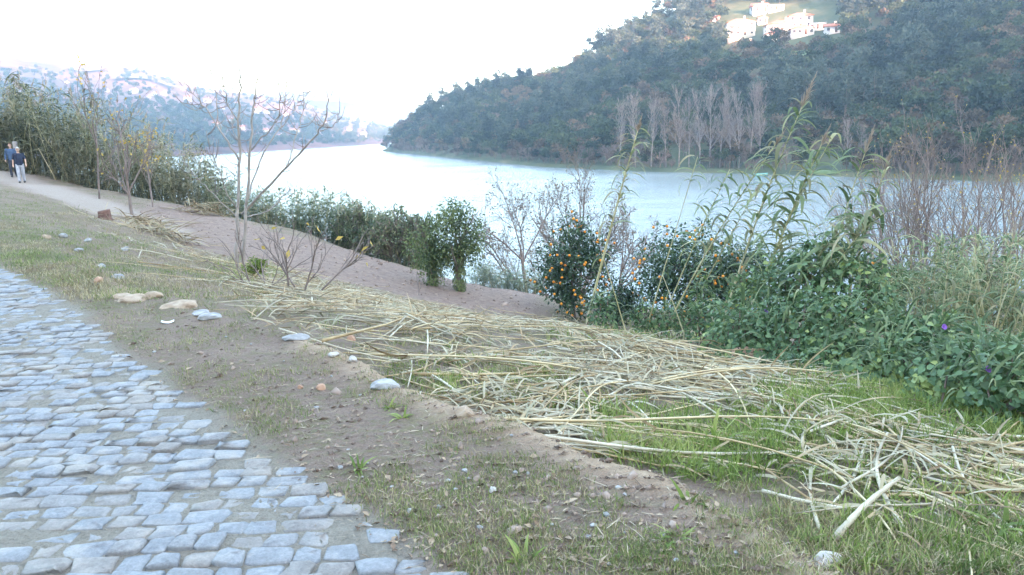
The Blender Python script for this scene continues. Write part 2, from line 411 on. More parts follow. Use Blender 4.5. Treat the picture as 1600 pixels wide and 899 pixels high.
# ------------------------------------------------------------------ hills across the water (heightfields between shoreline and ridge)
def hill(name, shore, ridge, ridge_d, tree_h, power, nu, nv, rough, back=0.35, drop=0.25):
    """shore: pixels on the waterline; ridge: pixels on the skyline with plan distance ridge_d; both by px"""
    xs = np.linspace(shore[0][0], shore[-1][0], nu)
    sy = np.interp(xs, [p[0] for p in shore], [p[1] for p in shore])
    ry = np.interp(xs, [p[0] for p in ridge], [p[1] for p in ridge]); rd = np.interp(xs, [p[0] for p in ridge], ridge_d)
    k = np.ones(9) / 9
    S = np.array([at_z(x, y, WATER_Z) for x, y in zip(xs, sy)]); Rg = np.array([at_d(x, y, d) for x, y, d in zip(xs, ry, rd)])
    Rg[:, 2] -= tree_h
    tt = np.concatenate([np.linspace(-0.02, 1, nv), 1 + np.linspace(0, back, 6)[1:]])
    V = np.zeros((nu, len(tt), 3))
    for j, t in enumerate(tt):
        V[:, j, :2] = S[:, :2] + (Rg[:, :2] - S[:, :2]) * t
        e = np.clip(t, 0, 1) ** power
        V[:, j, 2] = WATER_Z + (Rg[:, 2] - WATER_Z) * e if t >= 0 else WATER_Z - 1.5
        if t > 1: V[:, j, 2] = Rg[:, 2] - (Rg[:, 2] - WATER_Z) * drop * ((t - 1) / back) ** 1.5
        if t > 0: V[:, j, 2] += (0.8 if t > 0 else 0)
    amp = np.minimum(np.clip(tt, 0, 1) * 3, 1) * np.maximum(0.15, 1 - np.clip(tt - .8, 0, .2) * 4)
    V[..., 2] += rough * amp[None] * fbm(V[..., 0] / 90 + 3, V[..., 1] / 90 + 8, 4) * 2
    return V, xs, tt
def grid_mesh(name, V):
    a, b = V.shape[:2]; i = np.arange(a - 1)[:, None] * b + np.arange(b - 1)[None]
    Q = np.stack([i, i + 1, i + b + 1, i + b], -1).reshape(-1, 4)
    return mesh_np(name, V.reshape(-1, 3), Q[:, ::-1], True)
def hill_pt(V, u, v):
    """surface point at fractions u (along), v (up index)"""
    a, b = V.shape[:2]; x = np.clip(u, 0, .9999) * (a - 1); y = np.clip(v, 0, .9999) * (b - 1)
    i = x.astype(int); j = y.astype(int); fx = (x - i)[:, None]; fy = (y - j)[:, None]
    return (V[i, j] * (1 - fx) + V[i + 1, j] * fx) * (1 - fy) + (V[i, j + 1] * (1 - fx) + V[i + 1, j + 1] * fx) * fy
M_hill = M_plain('hillside_scrub', [(0.1, (0.035, 0.05, 0.025)), (0.5, (0.07, 0.085, 0.04)), (0.9, (0.13, 0.115, 0.06))], 0.06, 0.95, bmp=0.6, bdist=2.0, detail=8)
M_meadow = M_plain('hillside_meadow', [(0.1, (0.07, 0.11, 0.03)), (0.9, (0.13, 0.17, 0.06))], 0.1, 0.95)
M_farhill = M_plain('far_hill_woods', [(0.2, (0.03, 0.045, 0.025)), (0.45, (0.055, 0.075, 0.035)), (0.62, (0.10, 0.12, 0.05)), (0.85, (0.22, 0.2, 0.12))], 0.012, 0.95, bmp=0.8, bdist=6.0, detail=9)
# right-hand hillside
HR, HRx, HRt = hill('h', [(598, 236), (700, 246), (850, 261), (1000, 268), (1150, 271), (1350, 277), (1600, 285), (1850, 293)],
          [(598, 226), (612, 205), (630, 186), (660, 166), (700, 148), (760, 128), (880, 103), (950, 50), (1040, 2), (1150, -60), (1300, -110), (1600, -150), (1850, -150)],
          [620, 615, 605, 590, 575, 560, 540, 520, 520, 540, 560, 520, 480], 9.0, 1.55, 150, 40, 5.0)
o = obj('hillside', grid_mesh('hillside', HR), M_hill); tag(o, kind='structure')
# left-hand hillside with the villages
HL, HLx, HLt = hill('h', [(-250, 262), (0, 254), (340, 241), (480, 232), (560, 227), (620, 223), (660, 221)],
          [(-250, 60), (0, 79), (80, 92), (150, 96), (220, 101), (300, 128), (400, 143), (460, 150), (520, 172), (580, 188), (660, 203)],
          [1500, 1500, 1500, 1500, 1500, 1500, 1550, 1600, 1650, 1700, 1750], 8.0, 1.15, 120, 40, 8.0)
o = obj('hillside', grid_mesh('hillside', HL), M_plain('vineyard_slope', [(.15, (.05, .032, .022)), (.45, (.13, .06, .045)), (.85, (.24, .105, .08))], .012, .95, detail=8)); tag(o, kind='structure')
HB, HBx, HBt = hill('h', [(300, 222), (500, 219), (640, 217), (760, 214)], [(300, 160), (380, 152), (450, 143), (540, 142), (580, 157), (640, 166), (760, 172)],
          [2700, 2700, 2700, 2700, 2800, 2900, 2900], 0.0, 1.0, 80, 30, 6.0)
o = obj('distant_hills', grid_mesh('distant_hills', HB), M_farhill); tag(o, kind='structure')
# the mountain on our own side, behind the camera: unseen, its ridge shaped to keep the low sun off the river bank and lower slopes
perp = np.array([SUN_TO[1], -SUN_TO[0]])
ss = np.linspace(-1500, 900, 80); uu = np.linspace(-60, -1000, 24)
prof = np.interp(ss, [-1500, -375, -189, -78, 60, 115, 180, 230, 300, 350, 420, 600, 900], [380, 367, 325, 300, 285, 250, 180, 152, 148, 165, 230, 260, 250])
MV = np.zeros((80, 24, 3))
for j, u in enumerate(uu):
    t = (u + 60) / -940.0
    e = np.interp(t, [0, 0.32, 0.45, 1.0], [0, 0.82, 1.0, 0.55])
    MV[:, j, 0] = ss * perp[0] + u * SUN_TO[0]; MV[:, j, 1] = ss * perp[1] + u * SUN_TO[1]
    MV[:, j, 2] = -6 + prof * e + 8 * fbm(ss / 80, np.full(80, u / 80), 4)
o = obj('mountain', grid_mesh('mountain', MV), M_hill); tag(o, kind='structure')
# ------------------------------------------------------------------ tree builders
def rot_to(d, ang, az):
    d = unit(d); ref = np.array([0, 0, 1.0]) if abs(d[2]) < 0.95 else np.array([1.0, 0, 0])
    u = unit(np.cross(d, ref)); w = np.cross(d, u)
    return unit(d * math.cos(ang) + (u * math.cos(az) + w * math.sin(az)) * math.sin(ang))
def grow(mb, tips, rng, p, d, L, r, lev, prm):
    """one branch and its children; prm: per level dicts"""
    q = prm[lev]; n = q.get('n', 5); P = [np.array(p, float)]; d = unit(d); dirs = [d]
    for k in range(n):
        d = unit(d + rng.normal(0, q['wander'], 3) + np.array([0, 0, q['up']])); P.append(P[-1] + d * L / n); dirs.append(d)
    rr = np.linspace(r, r * q.get('taper', 0.45), n + 1)
    mb.tube(P, rr, q.get('sides', 5), cap=False)
    if lev + 1 < len(prm):
        c = prm[lev + 1]; kids = rng.randint(*c['kids'])
        az = rng.uniform(0, 6.28)
        for k in range(kids):
            f = rng.uniform(c.get('from', 0.3), 1.0) if k else 1.0
            x = f * n; i = min(int(x), n - 1); pt = P[i] + (P[i + 1] - P[i]) * (x - i)
            az += 2.4 + rng.uniform(-.5, .5)
            dd = rot_to(dirs[i + 1], rng.uniform(*c['ang']) * (0.5 if k == 0 else 1), az)
            rk = max(c['rmin'], np.interp(f, [0, 1], [rr[0], rr[-1]]) * c['rk'])
            grow(mb, tips, rng, pt, dd, L * rng.uniform(*c['len']) * (1.15 - 0.45 * f if c.get('cone', True) else 1), rk, lev + 1, prm)
    else:
        tips.append((P[-1], d))
def lump_crown(rng, rad, lumps, per, size, hollow=0.55, squash=0.85):
    """leaf clumps over overlapping lumps: returns arrays for leaf cards, centred on the crown centre"""
    C, D = [], []
    for k in range(lumps):
        v = unit(rng.normal(size=3)); v[2] = v[2] * 0.9 + 0.1
        c = v * np.array(rad) * rng.uniform(0.25, 0.85); lr = np.mean(rad) * rng.uniform(0.28, 0.48)
        n = unit(rng.normal(size=(per, 3))); n[:, 2] = np.abs(n[:, 2]) * 0.8 + n[:, 2] * 0.2
        C.append(c + n * lr * rng.uniform(hollow, 1.08, (per, 1)) * np.array([1, 1, squash])); D.append(n + rng.normal(0, 0.7, (per, 3)))
    return np.concatenate(C), np.concatenate(D)
def crown_mesh(name, seed, rad, cz, lumps, per, size):
    rng = np.random.RandomState(seed); C, D = lump_crown(rng, rad, lumps, per, size)
    mb = MB(); s = rng.uniform(0.6, 1.3, len(C)) * size
    leaf_cards(mb, C + np.array([0, 0, cz]), D, rng.normal(size=(len(C), 3)) + np.array([0, 0, .6]), s * 1.5, s, 0.2)
    return mb.mesh(name)
def trunk_mesh(name, seed, h, r, limbs=5):
    rng = np.random.RandomState(seed); mb = MB(); tips = []
    prm = [dict(n=5, wander=.05, up=.05, taper=.4, sides=6), dict(kids=(limbs, limbs + 2), **{'from': .45}, ang=(.5, .9), len=(.35, .5), rk=.5, rmin=.02, wander=.12, up=.1, n=3, sides=4)]
    grow(mb, tips, rng, (0, 0, -.6), (0, 0, 1), h, r, 0, prm); return mb.mesh(name)
M_bark_far = M_plain('far_bark', [(0.1, (0.09, 0.07, 0.055)), (0.9, (0.2, 0.17, 0.14))], 1.5, 0.9)
M_pale_bark = M_plain('pale_bark', [(0.1, (0.19, 0.155, 0.14)), (0.9, (0.33, 0.28, 0.26))], 2.0, 0.9, rand=.5)
M_twig_brown = M_plain('twig_brown', [(0.1, (0.15, 0.105, 0.085)), (0.9, (0.27, 0.2, 0.165))], 0.8, 0.9, rand=.6)
def leafmat(name, a, b, c, rnd=1.1): return M_plain(name, [(0.05, a), (0.5, b), (0.95, c)], 0.35, 0.75, rand=rnd, island=0.7, transl=0.25)
M_evergreen = leafmat('evergreen_leaves', (0.018, 0.034, 0.018), (0.038, 0.062, 0.03), (0.075, 0.10, 0.045))
M_eucalypt = leafmat('eucalyptus_leaves', (0.025, 0.042, 0.035), (0.05, 0.075, 0.06), (0.09, 0.115, 0.085))
M_autumn = leafmat('autumn_leaves', (0.065, 0.05, 0.034), (0.12, 0.09, 0.056), (0.18, 0.13, 0.08))
# prototypes of the far wood: (crown mesh, trunk mesh)
PROTO = {
    'round_tree': [(crown_mesh('round_crown', 10 + k, (3.6, 3.6, 3.1), 5.6, 15, 26, 0.62), trunk_mesh('round_trunk', k, 6.0, .22), M_evergreen) for k in range(3)],
    'eucalyptus_tree': [(crown_mesh('tall_crown', 20 + k, (2.5, 2.5, 5.0), 10.0, 17, 24, 0.6), trunk_mesh('tall_trunk', k + 5, 13, .2), M_eucalypt) for k in range(3)],
    'autumn_tree': [(crown_mesh('autumn_crown', 30 + k, (3.2, 3.2, 2.7), 5.0, 13, 26, 0.55), trunk_mesh('autumn_trunk', k + 9, 5.5, .2), M_autumn) for k in range(2)],
}
def bare_mesh(name, seed, h, r, style='round'):
    rng = np.random.RandomState(seed); mb = MB(); tips = []
    if style == 'poplar':
        prm = [dict(n=7, wander=.025, up=.05, taper=.25, sides=5),
               dict(kids=(20, 24), **{'from': .3}, ang=(.3, .6), len=(.28, .4), rk=.5, rmin=.05, wander=.06, up=.14, n=4, sides=3),
               dict(kids=(9, 12), **{'from': .2}, ang=(.3, .7), len=(.35, .55), rk=.6, rmin=.04, wander=.06, up=.1, n=2, sides=3)]
        grow(mb, tips, rng, (0, 0, -.5), (0, 0, 1), h, r, 0, prm)
    else:
        prm = [dict(n=4, wander=.08, up=.03, taper=.6, sides=5),
               dict(kids=(7, 9), **{'from': .35}, ang=(.35, .8), len=(.8, 1.1), rk=.6, rmin=.05, wander=.12, up=.06, n=5, sides=4),
               dict(kids=(7, 9), **{'from': .25}, ang=(.4, .8), len=(.4, .6), rk=.55, rmin=.035, wander=.12, up=.05, n=3, sides=3),
               dict(kids=(5, 7), **{'from': .2}, ang=(.4, .8), len=(.35, .5), rk=.6, rmin=.028, wander=.1, up=.03, n=2, sides=3)]
        grow(mb, tips, rng, (0, 0, -.5), (0, 0, 1), h * 0.42, r, 0, prm)
    return mb.mesh(name)
PROTO['bare_poplar'] = [(bare_mesh('poplar', 40 + k, 16.0, .2, 'poplar'), None, M_pale_bark) for k in range(3)]
PROTO['bare_tree'] = [(bare_mesh('bare', 50 + k, 9.0, .2), None, M_twig_brown) for k in range(3)]
for k in PROTO:
    for c, t, m in PROTO[k]:
        c.materials.append(m)
        if t: t.materials.append(M_bark_far)
HRp = proj_many(HR.reshape(-1, 3)).reshape(HR.shape)
HLp = proj_many(HL.reshape(-1, 3)).reshape(HL.shape)
def hill_at(V, Pj, tt, px, py, base=False):
    """surface point of a hill that shows at the pixel"""
    m = (tt >= 0) & (tt <= 1); A = V[:, m].reshape(-1, 3); B = Pj[:, m].reshape(-1, 3)
    d = (B[:, 0] - px) ** 2 + (B[:, 1] - py) ** 2; k = np.argsort(d)[:4]; w = 1 / (d[k] + 1e-3); return (A[k] * w[:, None]).sum(0) / w.sum()
TREE_LABEL = {
    'round_tree': ('round-crowned dark green tree in the wood on the slope across the river', 'tree', 'round evergreen trees on the slope across the river'),
    'eucalyptus_tree': ('tall slender grey-green eucalyptus in the wood across the river', 'tree', 'eucalyptus trees on the slope across the river'),
    'autumn_tree': ('rust-brown autumn tree among the evergreens across the river', 'tree', 'autumn trees on the slope across the river'),
    'bare_poplar': ('tall leafless pale poplar in the row on the far river bank', 'tree', 'bare poplars on the far bank'),
    'bare_tree': ('leafless brown shrubby tree at the foot of the far wooded slope', 'tree', 'bare shrubby trees along the far bank'),
}
def far_tree(kind, p, s, rz, v=0):
    c, t, m = PROTO[kind][v % len(PROTO[kind])]
    if t is None:
        o = obj(kind, c, None, None, p, (0, 0, rz))
    else:
        o = empty(kind, p, (0, 0, rz)); obj('crown', c, None, o); obj('trunk', t, None, o)
    o.scale = (s, s, s); l, c_, g_ = TREE_LABEL[kind]; q = proj(p)[0]
    if kind != 'bare_poplar':
        w = 'on the headland at the river bend' if q < 760 else 'between the headland and the poplar row' if q < 955 else 'behind the poplar row' if q < 1200 else 'downhill of the white houses' if q < 1390 else 'behind the bare willows'
        l = {'round_tree': 'round dark green tree ', 'eucalyptus_tree': 'slender grey-green eucalyptus ', 'autumn_tree': 'rust-brown autumn tree ', 'bare_tree': 'leafless brown shrubby tree '}[kind] + w + ' across the river'; g_ = g_ + ', ' + w
    tag(o, l, c_, g_); return o
# -------- positions of the wood
rng = np.random.RandomState(3)
VILLAGE = [(106, 132, 7), (168, 144, 6), (208, 145, 13), (255, 149, 10), (240, 150, 9), (297, 157, 12), (284, 140, 8), (338, 200, 14), (326, 160, 12), (350, 172, 7), (360, 190, 8), (380, 204, 12),
           (402, 176, 16), (415, 178, 10), (450, 181, 9), (408, 157, 6), (459, 209, 14), (419, 208, 9), (436, 215, 8), (544, 205, 8), (566, 212, 11), (568, 199, 6), (508, 191, 6), (230, 152, 6)]
def right_wood():
    N = 11000; u = rng.rand(N); t = rng.rand(N) ** 0.8; m = HRt <= 1; jmax = m.sum() - 1
    P = hill_pt(HR[:, :jmax + 5], u, 0.03 + t * 0.97); Q = proj_many(P)
    x, y = Q[:, 0], Q[:, 1]
    keep = ~((x > 1128) & (x < 1315) & (y > 8) & (y < 92) & ~((y > 72) & (rng.rand(N) < .25)))       # gardens and meadow round the houses
    keep &= ~((x > 1255) & (x < 1330) & (y > 255)) & ~((x > 1040) & (x < 1110) & (y > 252))          # grass on the bank
    keep &= ~((x > 1040) & (x < 1140) & (y > 15) & (y < 60) & (rng.rand(N) < .5))
    P, x, y, tt = P[keep], x[keep], y[keep], t[keep]
    keep = (x < 1720); P, x, y, tt = P[keep], x[keep], y[keep], tt[keep]
    # thin by spacing
    cell = {}; sel = []
    for i in range(len(P)):
        k = (int(P[i, 0] // 4.7), int(P[i, 1] // 4.7))
        if k not in cell: cell[k] = 1; sel.append(i)
    P, x, y, tt = P[sel], x[sel], y[sel], tt[sel]
    kind = []
    for i in range(len(P)):
        r = rng.rand(); n = vnoise(P[i, 0] / 35.0, P[i, 1] / 35.0)
        shore = tt[i] < 0.10
        if shore: k = 'bare_tree' if r < .55 else ('autumn_tree' if r < .75 else 'round_tree')
        elif x[i] > 1180 and n > 0.38: k = 'eucalyptus_tree' if r < .55 else ('round_tree' if r < .92 else 'autumn_tree')
        elif n < 0.42: k = 'autumn_tree' if r < .42 else ('bare_tree' if r < .58 else 'round_tree')
        else: k = 'round_tree' if r < .6 else ('autumn_tree' if r < .75 else ('eucalyptus_tree' if r < .93 else 'bare_tree'))
        kind.append(k)
    return P, x, kind
def left_wood():
    N = 7000; u = rng.rand(N); t = rng.rand(N); P = hill_pt(HL[:, :36], u, 0.02 + t * 0.98); Q = proj_many(P)
    keep = (Q[:, 0] > -120) & (rng.rand(N) < np.interp(t, [0, .45, .6, 1], [1, 1, .35, .22]))
    for hx, hy, hw in VILLAGE: keep &= ~((np.abs(Q[:, 0] - hx) < hw * .6 + 3) & (Q[:, 1] > hy - 3) & (Q[:, 1] < hy + 9))
    P, t = P[keep], t[keep]
    kind = [('round_tree' if r < .62 else 'autumn_tree' if r < .85 else 'eucalyptus_tree') for r in rng.rand(len(P))]
    return P, kind
names = [(k, v) for k in PROTO for v in range(len(PROTO[k]))]
def points_forest(name, P, idx, sc, protos, label):
    """one mass of far trees: points that carry instances of the tree meshes"""
    me = bpy.data.meshes.new(name); me.vertices.add(len(P)); me.vertices.foreach_set('co', np.asarray(P, np.float32).ravel())
    a = me.attributes.new('tree_index', 'INT', 'POINT'); a.data.foreach_set('value', np.asarray(idx, np.int32))
    attr(me, 'tree_scale', sc); attr(me, 'tree_turn', np.random.RandomState(1).uniform(0, 6.28, len(P)))
    o = obj(name, me); tag(o, label, 'wood', kind='stuff')
    ng = bpy.data.node_groups.new(name, 'GeometryNodeTree')
    ng.interface.new_socket('Geometry', in_out='INPUT', socket_type='NodeSocketGeometry'); ng.interface.new_socket('Geometry', in_out='OUTPUT', socket_type='NodeSocketGeometry')
    N = ng.nodes; L = ng.links; gi = N.new('NodeGroupInput'); go = N.new('NodeGroupOutput')
    iop = N.new('GeometryNodeInstanceOnPoints'); g2 = N.new('GeometryNodeGeometryToInstance')
    for p in reversed(protos):
        oi = N.new('GeometryNodeObjectInfo'); oi.inputs['Object'].default_value = p; oi.transform_space = 'ORIGINAL'
        oi.inputs['As Instance'].default_value = True; L.new(oi.outputs['Geometry'], g2.inputs[0])
    L.new(gi.outputs[0], iop.inputs['Points']); L.new(g2.outputs[0], iop.inputs['Instance']); iop.inputs['Pick Instance'].default_value = True
    def na(n, t):
        x = N.new('GeometryNodeInputNamedAttribute'); x.data_type = t; x.inputs['Name'].default_value = n; return x.outputs[0]
    L.new(na('tree_index', 'INT'), iop.inputs['Instance Index'])
    cx = N.new('ShaderNodeCombineXYZ'); L.new(na('tree_turn', 'FLOAT'), cx.inputs[2])
    L.new(cx.outputs[0], iop.inputs['Rotation']); L.new(na('tree_scale', 'FLOAT'), iop.inputs['Scale'])
    L.new(iop.outputs[0], go.inputs[0])
    md = o.modifiers.new('trees', 'NODES'); md.node_group = ng
    return o
P, x, kind = right_wood()
u = rng.rand(520); Ps = hill_pt(HR, u, rng.uniform(.022, .075, 520)); xs_ = proj_many(Ps)[:, 0]; ks = ~((xs_ > 1262) & (xs_ < 1320) | (xs_ > 1050) & (xs_ < 1095)) & (xs_ < 1700)
P = np.concatenate([P, Ps[ks]]); x = np.concatenate([x, xs_[ks]]); shore_n = int(ks.sum()); kind += [('bare_tree', 'autumn_tree', 'round_tree', 'bare_tree')[k % 4] for k in range(shore_n)]
P2, kind2 = left_wood()
_d = np.hypot(P[:, 0], P[:, 1]); vis = (x > 590) & (x < 1610)
order = [i for i in np.argsort(_d) if vis[i]][:225]
for k_ in ('round_tree', 'eucalyptus_tree', 'autumn_tree', 'bare_tree'):
    order += [i for i in np.argsort(_d) if vis[i] and kind[i] == k_ and i not in order][:12]
chosen = set(order); scl = rng.uniform(0.7, 1.25, len(P)); count = {}
scl *= np.where(np.array(kind) == 'bare_tree', 0.85, 1.0); scl[-shore_n:] *= .5
for i in order:
    count[kind[i]] = count.get(kind[i], 0) + 1
    far_tree(kind[i], P[i], scl[i], rng.uniform(0, 6.28), count[kind[i]])
# row of bare poplars at the water's edge
for (px, top) in [(968, 172), (992, 163), (1016, 170), (1040, 178), (1062, 160), (1075, 172), (1092, 165), (1108, 158), (1124, 170), (1140, 158), (1155, 165), (1172, 152), (1188, 160), (1322, 196), (1345, 205)]:
    b = hill_at(HR, HRp, HRt, px, 262 + (px > 1300) * 5); hh = (262 - top) / F_PX * np.hypot(b[0], b[1])
    far_tree('bare_poplar', b, hh / 17.0, px * 1.7, int(px))
# the rest of the woods as two masses
first = {}
for ob in list(COL.objects):
    n = ob.name.split('.')[0]
    if n in PROTO and ob.get('category') == 'tree':
        src = ob.data if ob.data else [c for c in ob.children if c.name.startswith('crown')][0].data
        if src.name not in first: first[src.name] = ob if ob.data else [c for c in ob.children if c.name.startswith('crown')][0]
keys = sorted(first); protos = [first[k] for k in keys]
kidx = {}
for k in PROTO: kidx[k] = [keys.index(c.name) for c, t, m in PROTO[k] if c.name in keys]
rest = [i for i in range(len(P)) if i not in chosen]
points_forest('hillside_wood', P[rest], [kidx[kind[i]][int(rng.randint(99)) % len(kidx[kind[i]])] for i in rest], scl[rest], protos, 'mixed evergreen and autumn wood covering the upper slope across the river')
points_forest('distant_wood', P2, [kidx[k][int(rng.randint(99)) % len(kidx[k])] for k in kind2], rng.uniform(.6, 1.25, len(P2)), protos, 'blue hazy wood on the distant hillside beyond the river bend')

# ------------------------------------------------------------------ houses on the hills
M_plaster = M_plain('white_plaster', [(0.1, (0.48, 0.46, 0.43)), (0.9, (0.62, 0.6, 0.57))], 0.3, 0.9, rand=.6)
M_greywall = M_plain('grey_render', [(0.1, (0.42, 0.42, 0.43)), (0.9, (0.55, 0.55, 0.55))], 0.3, 0.9)
M_tiles = M_plain('clay_roof_tiles', [(0.1, (0.36, 0.13, 0.08)), (0.9, (0.5, 0.22, 0.14))], 0.8, 0.85, rand=.5)
M_glass_dark = M_plain('dark_window_glass', [(0.1, (0.03, 0.035, 0.045)), (0.9, (0.06, 0.07, 0.08))], 1.0, 0.2, spec=0.5)
M_dark_wood = M_plain('painted_door', [(0.1, (0.1, 0.055, 0.035)), (0.9, (0.16, 0.09, 0.06))], 2, 0.7)
def house(name, base, w, d, h, rz, label, cols=3, storeys=2, roof='hip', balcony=False, wall=None, detail=True, group=None, sink=4.0):
    root = empty(name, base, (0, 0, rz)); tag(root, label, 'house', group)
    mb = MB(); mb.box((0, 0, (h - sink) / 2), (w, d, h + sink)); obj('wall', mb.mesh('house_wall'), wall or M_plaster, root)
    e = 0.5; rh = min(w, d) * 0.22
    mb = MB(); x, y = w / 2 + e, d / 2 + e; z = h + 0.02
    if roof == 'hip':
        rl = max(0.2, w / 2 - d / 2); V = [[-x, -y, z], [x, -y, z], [x, y, z], [-x, y, z], [-rl, 0, z + rh], [rl, 0, z + rh], [-x, -y, z - .18], [x, -y, z - .18], [x, y, z - .18], [-x, y, z - .18]]
        mb.add(V, [[1, 2, 5], [3, 0, 4]], [[0, 1, 5, 4], [2, 3, 4, 5], [6, 7, 1, 0], [7, 8, 2, 1], [8, 9, 3, 2], [9, 6, 0, 3], [9, 8, 7, 6]])
    elif roof == 'gable':
        V = [[-x, -y, z], [x, -y, z], [x, y, z], [-x, y, z], [-x, 0, z + rh * 1.3], [x, 0, z + rh * 1.3], [-x, -y, z - .18], [x, -y, z - .18], [x, y, z - .18], [-x, y, z - .18]]
        mb.add(V, [[1, 2, 5], [3, 0, 4]], [[0, 1, 5, 4], [2, 3, 4, 5], [6, 7, 1, 0], [7, 8, 2, 1], [8, 9, 3, 2], [9, 6, 0, 3], [9, 8, 7, 6]])
    else:
        mb.box((0, 0, z + .15), (w + .4, d + .4, .3))
    ro = obj('roof', mb.mesh('house_roof'), M_greywall if roof == 'flat' else M_tiles, root)
    if not detail: return root
    if roof != 'flat':
        mb = MB(); mb.box((w * .2, d * .12, h + rh + .4), (.8, .8, 1.6)); mb.box((w * .2, d * .12, h + rh + 1.25), (1.0, 1.0, .12)); obj('chimney', mb.mesh('chimney'), M_plaster, ro)
    sh = h / storeys
    for s in range(storeys):
        for c in range(cols):
            wx = (c + .5) / cols * w - w / 2; wz = s * sh + sh * .55
            door = (s == 0 and c == cols // 2)
            mb = MB()
            if door: mb.box((wx, -d / 2 - .02, sh * .4), (1.1, .12, sh * .8)); obj('door', mb.mesh('house_door'), M_dark_wood, root)
            else:
                mb.box((wx, -d / 2 - .02, wz), (1.3, .1, sh * .45)); wn = obj('window', mb.mesh('house_window'), M_glass_dark, root)
                mb = MB(); mb.box((wx, -d / 2 - .1, wz - sh * .25), (1.6, .3, .12)); obj('sill', mb.mesh('house_sill'), M_greywall, wn)
    for s in range(storeys):
        mb = MB(); mb.box((-w / 2 - .02, 0, s * sh + sh * .55), (.1, 1.2, sh * .45)); obj('window', mb.mesh('house_window'), M_glass_dark, root)
    if balcony:
        for s in range(1, storeys):
            mb = MB(); mb.box((-w * .15, -d / 2 - .8, s * sh), (w * .65, 1.6, .2)); mb.box((-w * .15, -d / 2 - 1.55, s * sh + .5), (w * .65, .1, .9))
            for sx in (-1, 1): mb.box((-w * .15 + sx * w * .32, -d / 2 - .8, s * sh + .5), (.1, 1.5, .9))
            obj('balcony', mb.mesh('balcony'), M_plaster, root)
    return root
def hillhouse(px, py, wpx, hpx, label, rz=0.12, hill=(0,), d=None, **kw):
    V, Pj, tt = (HR, HRp, HRt) if px > 700 else (HL, HLp, HLt)
    b = hill_at(V, Pj, tt, px, py); D = np.hypot(b[0], b[1]); w = wpx / F_PX * D; h = hpx / F_PX * D
    az = math.atan2(b[0], b[1])
    return house('house', b, w, d or w * .75, h, -az + rz, label, **kw)
hillhouse(1249, 45, 32, 17, 'tall white house with red hip roof above the others on the slope', .15, cols=3, storeys=2)
hillhouse(1219, 58, 40, 16, 'long white three-storey house with balconies and red roof on the slope', .2, cols=5, storeys=3, balcony=True)
hillhouse(1208, 67, 22, 11, 'small white annexe with balcony below the long white house', .2, cols=2, storeys=2, balcony=True)
hillhouse(1253, 55, 30, 9, 'low white wing with red roof in front of the tall house', .15, cols=4, storeys=1)
hillhouse(1155, 57, 38, 18, 'white house with balconies and orange roof apart from the cluster', .25, cols=4, storeys=3, balcony=True)
hillhouse(1187, 22, 22, 9, 'plain white gabled barn uphill of the house cluster', .35, cols=2, storeys=1, roof='gable')
hillhouse(1211, 17, 21, 6, 'long low white shed beside the gabled barn', .3, cols=3, storeys=1, roof='flat')
hillhouse(1190, 38, 13, 8, 'small cottage with red roof between barn and long house', .2, cols=2, storeys=1)
hillhouse(1115, 34, 14, 6, 'little white hut among rusty trees near the skyline', .2, cols=2, storeys=1, roof='gable')
hillhouse(1277, 46, 22, 7, 'low white terrace building joining the tall house', .1, cols=3, storeys=1, roof='flat')
hillhouse(1299, 51, 20, 8, 'grey-white outbuilding at the end of the house cluster', .1, cols=2, storeys=1, roof='gable', wall=M_greywall)
hillhouse(1171, 70, 6, 4, 'tiny white hut on the meadow below the houses', .1, cols=1, storeys=1, roof='gable')
for k, (px, py, w) in enumerate(VILLAGE):
    hillhouse(px, py, w * .8, w * .42, 'small white house with red roof on the distant hillside at the river bend', .1 + .3 * math.sin(k * 2.1), cols=2, storeys=1 + k % 2, roof=('hip', 'gable')[k % 2], group='village houses on the distant hillside')
# pale terraced fields
M_pale_field = M_plain('pale_terrace_field', [(0.1, (0.14, 0.10, 0.07)), (0.9, (0.24, 0.17, 0.125))], 0.03, 0.95)
HBp = proj_many(HB.reshape(-1, 3)).reshape(HB.shape)
def patch(name, V, xs, Pj, cx, cyy, w, h, mat, lift):
    """irregular sheet laid over a hill, centred on a pixel"""
    k = np.argmin((Pj[..., 0] - cx) ** 2 + (Pj[..., 1] - cyy) ** 2); i, j = np.unravel_index(k, Pj.shape[:2]); c = V[i, j]; D = np.hypot(c[0], c[1])
    a, b = V.shape[:2]; n = 18; th = np.linspace(0, 2 * math.pi, n, endpoint=False)
    rr = 0.75 + 0.5 * vnoise(th * 1.3 + cx, th * 0 + cyy)
    du = w / (xs[-1] - xs[0]); jv = np.abs(np.gradient(Pj[i, :, 1]))[j] + 1e-3
    rings = [np.c_[np.full(n, i / (a - 1)), np.full(n, j / (b - 1))]]
    for f in (0.5, 1.0): rings.append(np.c_[i / (a - 1) + np.cos(th) * rr * du * f * .5, j / (b - 1) + np.sin(th) * rr * h / jv / (b - 1) * f * .5])
    P = np.concatenate([hill_pt(V, r[:, 0], r[:, 1]) for r in rings]); P[:, 2] += lift
    Q = []
    for g in range(2):
        for s in range(n): Q.append([g * n + s, g * n + (s + 1) % n, (g + 1) * n + (s + 1) % n, (g + 1) * n + s])
    tag(obj(name, mesh_np(name, P, np.array(Q), True), mat), kind='structure')
for c in [(540, 169, 38, 8), (570, 178, 20, 6), (606, 182, 36, 8), (590, 190, 16, 5)]: patch('distant_field', HB, HBx, HBp, *c, M_pale_field, 6)
for c in [(130, 112, 60, 8), (210, 122, 70, 7), (60, 104, 50, 8), (262, 134, 40, 5), (330, 148, 40, 6)]: patch('terraced_field', HL, HLx, HLp, *c, M_pale_field, 4)
